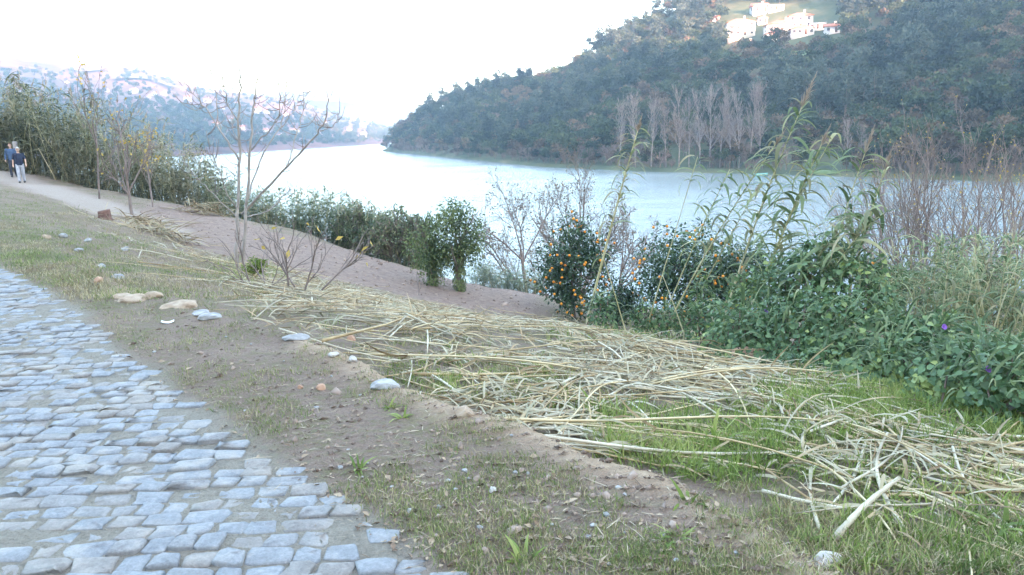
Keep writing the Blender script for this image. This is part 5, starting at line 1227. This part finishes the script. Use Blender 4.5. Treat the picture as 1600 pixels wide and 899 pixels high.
# the fig tree: limbs drawn from the photograph, each with its own depth
fb = on_ground(376, 422); FD = float(np.hypot(fb[0], fb[1])) ; fig = empty('fig_tree', fb); tag(fig, 'leafless pale fig tree with twin stems and upturned twigs on the slope', 'tree')
FIG = [([(370, 424), (371, 345), (375, 255), (372, 190), (376, 140), (374, 108)], .055, 0.0, .0), ([(381, 424), (384, 335), (391, 240), (393, 185), (398, 150), (402, 118)], .05, 0.1, .1),
       ([(378, 335), (410, 300), (440, 270), (470, 238), (495, 210), (510, 188), (512, 150)], .042, .2, -1.2), ([(500, 205), (520, 200), (530, 178)], .015, -1.0, -1.4), ([(450, 262), (458, 225), (468, 195), (476, 165), (474, 140)], .022, -.6, -.2),
       ([(384, 320), (410, 240), (440, 195), (446, 150), (450, 120)], .028, .1, .9), ([(373, 250), (345, 205), (318, 165), (296, 140), (276, 112)], .03, 0, 1.0), ([(345, 205), (338, 170), (336, 130), (330, 105)], .018, .5, .6),
       ([(392, 235), (420, 205), (436, 180), (437, 145), (434, 122)], .022, .1, -.7), ([(372, 330), (352, 300), (345, 270), (330, 240), (322, 205)], .02, 0, -.8), ([(372, 190), (355, 160), (348, 130), (350, 106)], .018, 0, -.5),
       ([(390, 250), (372, 225), (362, 195), (360, 165)], .015, .1, .7), ([(376, 345), (340, 310), (315, 285), (295, 262)], .02, .1, .6), ([(384, 340), (420, 330), (450, 300), (468, 280)], .02, .1, .9), ([(445, 190), (462, 172), (466, 150)], .012, .9, 1.1), ([(318, 165), (305, 172), (292, 160)], .01, .7, .9)]
rng = np.random.RandomState(8); mb = MB(); tw = MB()
for pts, r, d0, d1 in FIG:
    P = np.array([at_d(p[0], p[1], FD + d0 + (d1 - d0) * i / (len(pts) - 1)) for i, p in enumerate(pts)]) - fb
    t = np.linspace(0, len(P) - 1, 4 * len(P)); P = np.stack([np.interp(t, np.arange(len(P)), P[:, k]) for k in range(3)], 1); P[1:-1] += rng.normal(0, .012, (len(P) - 2, 3)); mb.tube(P, np.linspace(r * .72, max(.006, r * .25), len(P)), 7)
    for k in range(int(4 + len(pts) * 1.8)):
        i = rng.randint(len(P) // 3, len(P)); d = np.array([rng.normal(0, .7), rng.normal(0, .7), rng.uniform(-.1, .5)]); L = rng.uniform(.25, .6); n = 5; Q = [P[i]]; d = unit(d)
        for s in range(n): Q.append(Q[-1] + d * L / n); d = unit(d + [0, 0, .28] + rng.normal(0, .06, 3))
        tw = MB(); tw.tube(np.array(Q) - Q[0], np.linspace(.007, .004, n + 1), 4); obj('twig', tw.mesh('twig'), M_twig, fig, tuple(Q[0]))
obj('trunk', mb.mesh('fig_trunk', True), M_figbark, fig)
def bare(name, px, py0, py1, D, lab, seed, prm, r, cat='tree', mat=None, leaf=None, nleaf=0, leafsize=.05, frac=.45, stems=1, spread=.25, ground=None):
    rng = np.random.RandomState(seed); b = at_d(px, py0, D); z = gz(b[0], b[1]) if ground is None else ground; top = at_d(px, py1, D)[2]; H = top - z; o = empty(name, (b[0], b[1], z)); tag(o, lab, cat); mb = MB(); tips = []
    for s in range(stems): grow(mb, tips, rng, (rng.normal(0, .1) * (stems > 1), rng.normal(0, .1) * (stems > 1), -.15), (rng.normal(0, spread) * (stems > 1), rng.normal(0, spread) * (stems > 1), 1), H * frac * rng.uniform(.85, 1.0), r, 0, prm)
    V, T, Q = mb.arrays(); zmax = np.percentile(V[:, 2], 99.7); V[:, 2] *= np.where(V[:, 2] > 0, H / zmax, 1); me = mesh_np('branches', V, [T, Q]); obj('branches', me, mat or M_twig, o)
    if nleaf:
        k = rng.randint(0, len(tips), nleaf); C = np.array([tips[i][0] for i in k]) * [1, 1, H / zmax] + rng.normal(0, .06, (nleaf, 3)); ml = MB(); leaf_cards(ml, C, rng.normal(size=(nleaf, 3)) - [0, 0, .5], rng.normal(size=(nleaf, 3)), leafsize * rng.uniform(.7, 1.3, nleaf), leafsize * .6, .2); obj('leaves', ml.mesh('leaves'), leaf or M_yellow, o)
    return o
def P3(k1, k2, k3, ang=(.35, .8), up=.05, rm=(.03, .018, .012), l=(.75, 1.0)):
    return [dict(n=5, wander=.07, up=.04, taper=.6, sides=6), dict(kids=k1, **{'from': .3}, ang=ang, len=l, rk=.55, rmin=rm[0], wander=.1, up=up, n=5, sides=5), dict(kids=k2, **{'from': .2}, ang=ang, len=(.4, .6), rk=.5, rmin=rm[1], wander=.11, up=up, n=4, sides=3), dict(kids=k3, **{'from': .15}, ang=ang, len=(.35, .55), rk=.55, rmin=rm[2], wander=.12, up=up * .5, n=3, sides=3)]
M_alderleaf = M_plain('alder_catkins', [(.1, (.13, .10, .07)), (.9, (.27, .21, .15))], 3, .8, island=.8)
bare('alder_tree', 832, 440, 272, 40.0, 'spreading leafless alder on the bank behind the columnar orange tree', 61, P3((9, 11), (9, 11), (7, 9), (.45, 1.0), .03), .13, leaf=M_alderleaf, nleaf=2600, leafsize=.11)
bare('alder_tree', 905, 440, 235, 44.0, 'taller leafless alder standing behind the orange trees', 62, P3((10, 12), (9, 11), (7, 9), (.4, .9), .04), .14, leaf=M_alderleaf, nleaf=2200, leafsize=.11)
bare('alder_tree', 965, 440, 300, 41.0, 'low thin leafless alder at the water behind the shaggy reed', 63, P3((8, 10), (8, 10), (6, 8), (.5, 1.0), .03), .1, leaf=M_alderleaf, nleaf=1200, leafsize=.1)
M_willow = M_plain('willow_twigs', [(.1, (.17, .13, .115)), (.9, (.31, .24, .21))], 1.2, .9, rand=.4)
WP = P3((6, 8), (5, 7), (4, 6), (.3, .75), .06, (.032, .017, .011), (.75, 1.05))
for k, (px, top, D, st, lab) in enumerate([(1432, 190, 42, 4, 'pale bare willow with fine upright twigs past the reed plumes'), (1478, 205, 45, 4, 'bare willow filling the gap between the two tall willows'), (1528, 160, 42, 4, 'tallest bare willow with a few orange leaves above the reed clump'),
                            (1405, 240, 47, 3, 'low bare willow at the edge of the willow thicket'), (1585, 205, 40, 4, 'bare willow with crossing reddish stems past the tallest one'), (1640, 190, 42, 3, 'bare willow at the outer end of the willow thicket')]):
    bare('bare_willow', px, 440, top, D, lab, 70 + k, WP, .09, mat=M_willow, leaf=M_yellow, nleaf=260 if k in (2, 4) else 60, leafsize=.1, frac=.5, stems=max(2, st - 1), spread=.35)
# grey shrubs along the field edge
SP = P3((7, 9), (7, 9), (5, 7), (.3, .8), .05, (.02, .014, .01))
for k, (px, base, top, D, lab) in enumerate([(560, 400, 318, 32.5, 'grey leafless shrub standing over the blue-green reeds'), (622, 420, 325, 30.4, 'brownish shrub between the reed bed and the ivy-clad trees'), (645, 430, 338, 29.6, 'twiggy shrub touching the shorter ivy-clad tree'), (590, 410, 335, 31.4, 'low grey shrub between the two taller field-edge shrubs')]):
    bare('bare_shrub', px, base, top, D, lab, 80 + k, SP, .05, cat='shrub', nleaf=1500, leaf=M_bed_b, leafsize=.12, frac=.5, stems=3)
TP = P3((5, 7), (4, 6), (3, 5), (.3, .7), .08, (.014, .01, .008))
bare('sapling', 203, 308, 165, 31.0, 'sapling with whitewashed foot and bare crown beside the reed bed', 90, P3((6, 8), (6, 8), (4, 6), (.4, .9), .05, (.03, .018, .012)), .06, mat=M_twig, nleaf=30, leafsize=.13, frac=.5)
bare('sapling', 152, 290, 88, 36.0, 'thin tall sapling with tufts of yellow leaves at its tips', 91, TP, .04, nleaf=45, leafsize=.15, frac=.55)
bare('sapling', 236, 300, 200, 34.0, 'yellow-leaved shrub in front of the reed bed', 92, TP, .04, nleaf=130, leafsize=.11, frac=.5, cat='shrub')
bare('thorny_shrub', 475, 470, 330, 14.0, 'bare twiggy shrub with a few yellow leaves beside the fig tree', 93, P3((4, 6), (3, 5), (2, 4), (.3, .7), .04, (.012, .008, .006)), .02, cat='shrub', nleaf=14, leafsize=.13, frac=.6, stems=4, spread=.5)
bare('thorny_shrub', 405, 450, 345, 13.5, 'dark bare brambles in front of the fig tree', 94, P3((3, 5), (2, 4), (2, 3), (.3, .7), .02, (.01, .008, .006)), .014, cat='shrub', frac=.6, stems=4, spread=.6)
bare('thorny_shrub', 655, 480, 425, 22.0, 'small forked bare twig standing on the field', 95, P3((2, 4), (2, 3), (1, 3), (.3, .7), .02, (.012, .01, .008)), .018, cat='shrub', frac=.6)
leafy_tree('leafy_shrub', 400, 425, 398, 16.2, (.28, .25, .24), 'small bright green leafy plant at the foot of the fig tree', 'shrub', 16, 40, .07, M_lush, 97, trunk_r=.012)
# ------------------------------------------------------------------ people, post, stump and small things by the path
M_skin = M_plain('skin', [(.1, (.50, .31, .235)), (.9, (.60, .39, .30))], 6, .6)
M_navy = M_plain('navy_tshirt', [(.1, (.018, .025, .05)), (.9, (.035, .045, .08))], 8, .9)
M_greytrousers = M_plain('light_grey_trousers', [(.1, (.36, .38, .45)), (.9, (.5, .52, .58))], 8, .9)
M_darkcloth = M_plain('dark_clothes', [(.1, (.03, .035, .05)), (.9, (.06, .065, .085))], 8, .9)
M_blue = M_plain('blue_jacket', [(.1, (.05, .09, .17)), (.9, (.09, .14, .24))], 8, .9)
M_shoe = M_plain('dark_shoe', [(.1, (.05, .045, .04)), (.9, (.1, .09, .08))], 8, .7)
M_hairgrey = M_plain('grey_hair', [(.1, (.45, .43, .42)), (.9, (.62, .6, .58))], 30, .8)
M_hairbrown = M_plain('brown_hair', [(.1, (.10, .06, .045)), (.9, (.17, .11, .08))], 30, .8)
M_eye = M_plain('eye', [(.1, (.03, .02, .02)), (.9, (.05, .04, .04))], 5, .3)
def ball(mb, c, r, n=10):
    c = np.array(c, float); r = np.broadcast_to(r, 3); th = np.linspace(0, math.pi, n)[1:-1]; ph = np.linspace(0, 2 * math.pi, 12, endpoint=False)
    V = [[0, 0, 1]] + [[math.sin(t) * math.cos(p), math.sin(t) * math.sin(p), math.cos(t)] for t in th for p in ph] + [[0, 0, -1]]
    m = len(th); T = [[0, 1 + k, 1 + (k + 1) % 12] for k in range(12)] + [[1 + m * 12, 1 + (m - 1) * 12 + (k + 1) % 12, 1 + (m - 1) * 12 + k] for k in range(12)]
    Q = [[1 + j * 12 + k, 1 + j * 12 + 12 + k, 1 + j * 12 + 12 + (k + 1) % 12, 1 + j * 12 + (k + 1) % 12] for j in range(m - 1) for k in range(12)]
    mb.add(np.array(V) * r + c, T, Q)
def limb(mb, pts, rad, flat=None):
    P = np.array(pts, float); t = np.linspace(0, len(P) - 1, 5 * len(P)); Q = np.stack([np.interp(t, np.arange(len(P)), P[:, k]) for k in range(3)], 1); r = np.interp(t, np.arange(len(P)), rad); mb.tube(Q, r, 12)
    ball(mb, P[0], rad[0]); ball(mb, P[-1], rad[-1])
def torso(mb, rows, grow_=0.0):
    """stack of ellipses: (z, half width, half depth, y)"""
    a = np.linspace(0, 2 * math.pi, 20, endpoint=False); V = []; 
    for z, w, d, y in rows: V += [[math.cos(t) * (w + grow_), math.sin(t) * (d + grow_) + y, z] for t in a]
    n = len(rows); Q = [[i * 20 + k, i * 20 + (k + 1) % 20, i * 20 + 20 + (k + 1) % 20, i * 20 + 20 + k] for i in range(n - 1) for k in range(20)]
    V += [[0, rows[0][3], rows[0][0]], [0, rows[-1][3], rows[-1][0]]]; T = [[n * 20, (k + 1) % 20, k] for k in range(20)] + [[n * 20 + 1, (n - 1) * 20 + k, (n - 1) * 20 + (k + 1) % 20] for k in range(20)]
    mb.add(V, T, Q)
def person(loc, rz, lab, shirt, trousers, hair, step=.07, sleeves='short', scale=1.0, seed=0):
    """faces -y; 1.74 m tall; mid-stride"""
    root = empty('person', loc, (0, 0, rz)); root.scale = (scale,) * 3; tag(root, lab, 'person')
    hip, knee, ank = [], [], []
    legs = []
    for s, f in ((-1, 1), (1, -1)):
        h = [s * .095, 0, .90]; k = [s * .10, -step * f * .75 - .03, .49 + .01]; a = [s * .10, -step * f + (.10 if f < 0 else 0.0), .085]; legs.append((h, k, a))
    arms = []
    for s, f in ((-1, -1), (1, 1)):
        sh = [s * .185, .0, 1.42]; el = [s * .265, .02 - .05 * f, 1.14]; wr = [s * .275, -.10 - .06 * f, .91]; arms.append((s, sh, el, wr))
    body = MB()
    torso(body, [(.84, .15, .10, 0), (.92, .17, .115, 0), (1.02, .155, .11, 0), (1.14, .155, .115, -.005), (1.28, .175, .12, 0), (1.38, .185, .105, .005), (1.45, .12, .08, .01), (1.48, .06, .06, .01)])
    limb(body, [(0, .01, 1.45), (0, -.005, 1.56)], [.055, .052])
    ball(body, (0, -.015, 1.645), (.075, .092, .112), 14); ball(body, (0, -.05, 1.60), (.055, .058, .065))                      # skull and jaw
    limb(body, [(0, -.105, 1.655), (0, -.122, 1.625)], [.010, .015]); ball(body, (0, -.104, 1.588), (.024, .010, .008))        # nose, mouth
    for s in (-1, 1): ball(body, (s * .077, -.005, 1.635), (.012, .022, .032)); ball(body, (s * .03, -.098, 1.672), (.02, .008, .007))   # ears, brows
    for h, k, a in legs:
        limb(body, [h, k, a], [.083, .056, .038]); limb(body, [[a[0], a[1] + .04, .045], [a[0], a[1] - .06, .04], [a[0], a[1] - .15, .03]], [.042, .042, .03])
    for s, sh, el, wr in arms:
        limb(body, [sh, el, wr], [.052, .04, .028]); w = np.array(wr); d = unit(w - np.array(el)); sd = np.array([s * 1.0, 0, 0]); fr = unit(np.cross(sd, d)) 
        palm = w + d * .055; limb(body, [w, w + d * .09], [.027, .034])
        for q, (off, L) in enumerate(((-.03, .068), (-.01, .078), (.01, .074), (.028, .058))):
            b0 = palm + d * .035 + fr * off; m1 = b0 + d * L * .5 - sd * .008; limb(body, [b0, m1, m1 + d * L * .45 - sd * .022], [.0095, .009, .0075])
        t0 = w + d * .03 - fr * .03; limb(body, [t0, t0 + d * .03 - fr * .022 - sd * .006, t0 + d * .065 - fr * .026 - sd * .014], [.012, .011, .009])
    bo = obj('body', body.mesh('body'), M_skin, root); md = bo.modifiers.new('blend', 'REMESH'); md.mode = 'VOXEL'; md.voxel_size = .009; md.use_smooth_shade = True
    sm = bo.modifiers.new('soft', 'SMOOTH'); sm.factor = .5; sm.iterations = 3
    sh_ = MB(); torso(sh_, [(.86, .168, .125, 0), (.94, .178, .13, 0), (1.04, .168, .125, 0), (1.16, .17, .13, -.008), (1.29, .19, .132, 0), (1.385, .197, .115, .005), (1.455, .13, .09, .01), (1.475, .075, .075, .01)])
    for s, a, e, w in arms:
        a, e, w = map(np.array, (a, e, w))
        if sleeves == 'short': limb(sh_, [a, a + (e - a) * .75], [.068, .062])
        else: limb(sh_, [a, e, w + (w - e) * -.06], [.068, .055, .044])
    so = obj('shirt', sh_.mesh('shirt'), shirt, root); md = so.modifiers.new('blend', 'REMESH'); md.mode = 'VOXEL'; md.voxel_size = .014; md.use_smooth_shade = True; sm = so.modifiers.new('soft', 'SMOOTH'); sm.factor = .5; sm.iterations = 4
    tr = MB(); torso(tr, [(.80, .155, .118, 0), (.88, .172, .122, 0), (.96, .168, .12, 0), (.99, .164, .118, 0)])
    for h, k, a in legs: limb(tr, [h, k, [a[0], a[1], .12]], [.098, .075, .065])
    to = obj('trousers', tr.mesh('trousers'), trousers, root); md = to.modifiers.new('blend', 'REMESH'); md.mode = 'VOXEL'; md.voxel_size = .014; md.use_smooth_shade = True; sm = to.modifiers.new('soft', 'SMOOTH'); sm.factor = .5; sm.iterations = 4
    hm = MB(); a = np.linspace(0, 2 * math.pi, 20, endpoint=False); V = []
    for e in np.linspace(.02, 1.0, 8):
        for t in a:
            lim = 1.9 if math.sin(t) > -.25 else 1.05; ph = e * lim; V.append([math.sin(ph) * math.cos(t) * .083, -.013 + math.sin(ph) * math.sin(t) * .10, 1.65 + math.cos(ph) * .12])
    hm.add(V, None, [[i * 20 + k, i * 20 + 20 + k, i * 20 + 20 + (k + 1) % 20, i * 20 + (k + 1) % 20] for i in range(7) for k in range(20)]); ho = obj('hair', hm.mesh('hair', True), hair, root); md = ho.modifiers.new('thick', 'SOLIDIFY'); md.thickness = .012; md.offset = 1
    for h, k, a_ in legs:
        sm_ = MB(); limb(sm_, [[a_[0], a_[1] + .045, .05], [a_[0], a_[1] - .06, .045], [a_[0], a_[1] - .165, .036]], [.052, .05, .038]); obj('shoe', sm_.mesh('shoe', True), M_shoe, root)
    for s in (-1, 1):
        em = MB(); ball(em, (s * .03, -.102, 1.652), .011, 8); obj('eye', em.mesh('eye', True), M_eye, root)
    return root
b = on_ground(35, 286); person((b[0], b[1], gz(b[0], b[1]) - .01), .5, 'person in navy T-shirt and light grey trousers walking along the dirt path', M_navy, M_greytrousers, M_hairgrey)
c = on_ground(27, 277); person((c[0] - .15, c[1], gz(c[0] - .15, c[1]) - .01), .5, 'person in dark clothes walking close behind the one in grey trousers', M_blue, M_darkcloth, M_hairbrown, .06, 'long', 1.0, 1)
# concrete post
p = at_d(29, 262, 50.0); D = 50.0; mb = MB(); H = at_d(30, 221, D)[2] - gz(p[0], p[1]); w = .20
mb.add([[x * w * .5 * s, y * w * .5 * s, z] for z, s in ((-.3, 1), (H - .04, .96), (H, .8)) for x, y in ((-1, -1), (1, -1), (1, 1), (-1, 1))], None, [[r * 4 + k, r * 4 + (k + 1) % 4, r * 4 + 4 + (k + 1) % 4, r * 4 + 4 + k] for r in range(2) for k in range(4)] + [[8, 9, 10, 11]])
tag(obj('post', mb.mesh('post'), M_plain('weathered_post', [(.1, (.26, .23, .22)), (.9, (.4, .37, .35))], 5, .9, bmp=.4), None, (p[0], p[1], gz(p[0], p[1])), (0, 0, .3)), 'weathered grey post standing at the reed bed behind the two walkers', 'post')
# cut stump
s = on_ground(163, 343); rngs = np.random.RandomState(3); mb = MB(); n = 14; a = np.linspace(0, 2 * math.pi, n, endpoint=False); V = []
for z, k in ((-.1, 1.25), (.0, 1.15), (.12, 1.0), (.27, .98), (.285, .9)): V += [[math.cos(t) * .19 * k * (1 + .12 * math.sin(3 * t + 1)), math.sin(t) * .17 * k * (1 + .1 * math.cos(2 * t)), z + (.03 * math.cos(t) if z > .2 else 0)] for t in a]
V += [[0, 0, .28]]; mb.add(V, [[4 * n + k, 4 * n + (k + 1) % n, 5 * n] for k in range(n)], [[r * n + k, r * n + (k + 1) % n, r * n + n + (k + 1) % n, r * n + n + k] for r in range(4) for k in range(n)])
tag(obj('tree_stump', mb.mesh('tree_stump'), M_plain('stump_wood', [(.1, (.10, .055, .045)), (.9, (.22, .13, .105))], 9, .95, bmp=.8, bdist=.03), None, (s[0], s[1], gz(s[0], s[1])), (0, 0, .4)), 'short reddish brown tree stump at the edge of the dirt path', 'stump')
# whitewashed foot of the sapling stands as a short stub beside it; sticks and cane stubble along the reed bed
for k, (a, b_, r, lab) in enumerate([((88, 282), (60, 232), .025, 'pale cane stake leaning at the reed bed near the walkers'), ((137, 278), (157, 208), .022, 'tall pale cane stake slanting up from the stubble'), ((148, 280), (175, 226), .02, 'pale cane stake crossing behind the tall slanting one'), ((140, 283), (176, 240), .016, 'thin cane stake low in the stubble by the sapling'),
                                 ((160, 284), (238, 234), .018, 'long cane leaning flat over the stubble behind the sapling'), ((134, 284), (130, 265), .02, 'short cane stub near the tall slanting stake'), ((58, 272), (57, 252), .02, 'short cane stub beside the leaning stake'), ((92, 276), (94, 257), .02, 'stubby cut cane in front of the dark reed gap')]):
    A = on_ground(*a); D = np.hypot(A[0], A[1]); B = at_d(b_[0], b_[1], D + .5); mb = MB(); t = np.linspace(0, 1, 6)[:, None]; P = (A + (B - A) * t) - A; P[0] -= [0, 0, .15]; mb.tube(P, np.linspace(r, r * .7, 6), 7); o = obj('cane_stake', mb.mesh('cane_stake', True), M_cane, None, A); tag(o, lab, 'cane')
# heaps of cut reed along the foot of the reed bed
rng = np.random.RandomState(9); mb = MB()
for (px, py, w, h, n) in [(8, 256, 2.2, .9, 420), (50, 268, .9, .6, 120), (80, 272, .9, .55, 160), (105, 272, .9, .5, 160), (130, 284, 1.2, .4, 160), (180, 285, 1.6, .75, 260), (230, 292, 1.8, .8, 300), (270, 300, 1.0, .4, 120), (320, 335, .9, .45, 160), (225, 350, 1.0, .2, 140), (255, 368, 1.0, .2, 140)]:
    b = on_ground(px, py); n = int(n * 1.3); v = rng.normal(0, .5, (n, 2)) * [w, w * .5]; C = np.c_[b[0] + v[:, 0], b[1] + v[:, 1], np.zeros(n)]; C[:, 2] = ground_z(C[:, 0], C[:, 1]) + h * np.exp(-(v[:, 0] / w) ** 2 - (v[:, 1] / w * 2) ** 2) * rng.uniform(.2, 1, n)
    th = rng.normal(-.5, .7, n) + np.where(rng.rand(n) < .5, math.pi, 0); blades(mb, C, np.c_[np.cos(th), np.sin(th), rng.normal(.15, .25, n)], rng.uniform(.5, 1.4, n), rng.uniform(.02, .045, n), rng.uniform(.1, .5, n), 4, rng=rng)
tag(obj('cut_reed_heap', mb.mesh('cut_reed_heap'), M_dryleaf), 'heaps of withered cut reed along the foot of the olive reed bed', 'reed litter', kind='stuff')
# little boat moored under the far bank
w = at_z(1188, 275, WATER_Z); mb = MB(); n = 9; rows = []
for i, x in enumerate(np.linspace(-1, 1, n)):
    hw = .62 * (1 - abs(x) ** 2.6) + .06; rows.append([[x * 2.1, -hw, .55 + .12 * x * x], [x * 2.05, -hw * .7, -.08], [x * 2.05, hw * .7, -.08], [x * 2.1, hw, .55 + .12 * x * x], [x * 1.95, hw * .82, .5], [x * 1.9, hw * .55, .12], [x * 1.9, -hw * .55, .12], [x * 1.95, -hw * .82, .5]])
V = np.array(rows).reshape(-1, 3); mb.add(V, None, [[i * 8 + k, i * 8 + (k + 1) % 8, i * 8 + 8 + (k + 1) % 8, i * 8 + 8 + k] for i in range(n - 1) for k in range(8)] + [[0, 1, 2, 3], [3, 4, 7, 0][::1]])
bt = empty('rowing_boat', w, (0, 0, .3)); tag(bt, 'small green rowing boat moored under the far bank', 'boat'); obj('hull', mb.mesh('hull'), M_plain('boat_paint', [(.1, (.12, .33, .33)), (.9, (.2, .45, .42))], 2, .5), bt)
for x in (-.9, .1, 1.0):
    mb = MB(); mb.box((x, 0, .4), (.25, .95, .05)); obj('thwart', mb.mesh('thwart'), M_dark_wood, bt)
# ------------------------------------------------------------------ haze
def haze():
    m = bpy.data.materials.new('valley_haze'); m.use_nodes = True; nt = m.node_tree; nt.nodes.clear()
    out = nt.nodes.new('ShaderNodeOutputMaterial'); v = nt.nodes.new('ShaderNodeVolumePrincipled')
    v.inputs['Color'].default_value = (0.60, 0.79, 1.0, 1); v.inputs['Density'].default_value = HAZE_DENSITY; v.inputs['Anisotropy'].default_value = 0.2
    nt.links.new(v.outputs[0], out.inputs['Volume'])
    mb = MB(); mb.box((0, 1150, 208), (5600, 5700, 450))
    tag(obj('haze', mb.mesh('haze'), m), kind='stuff')
haze()
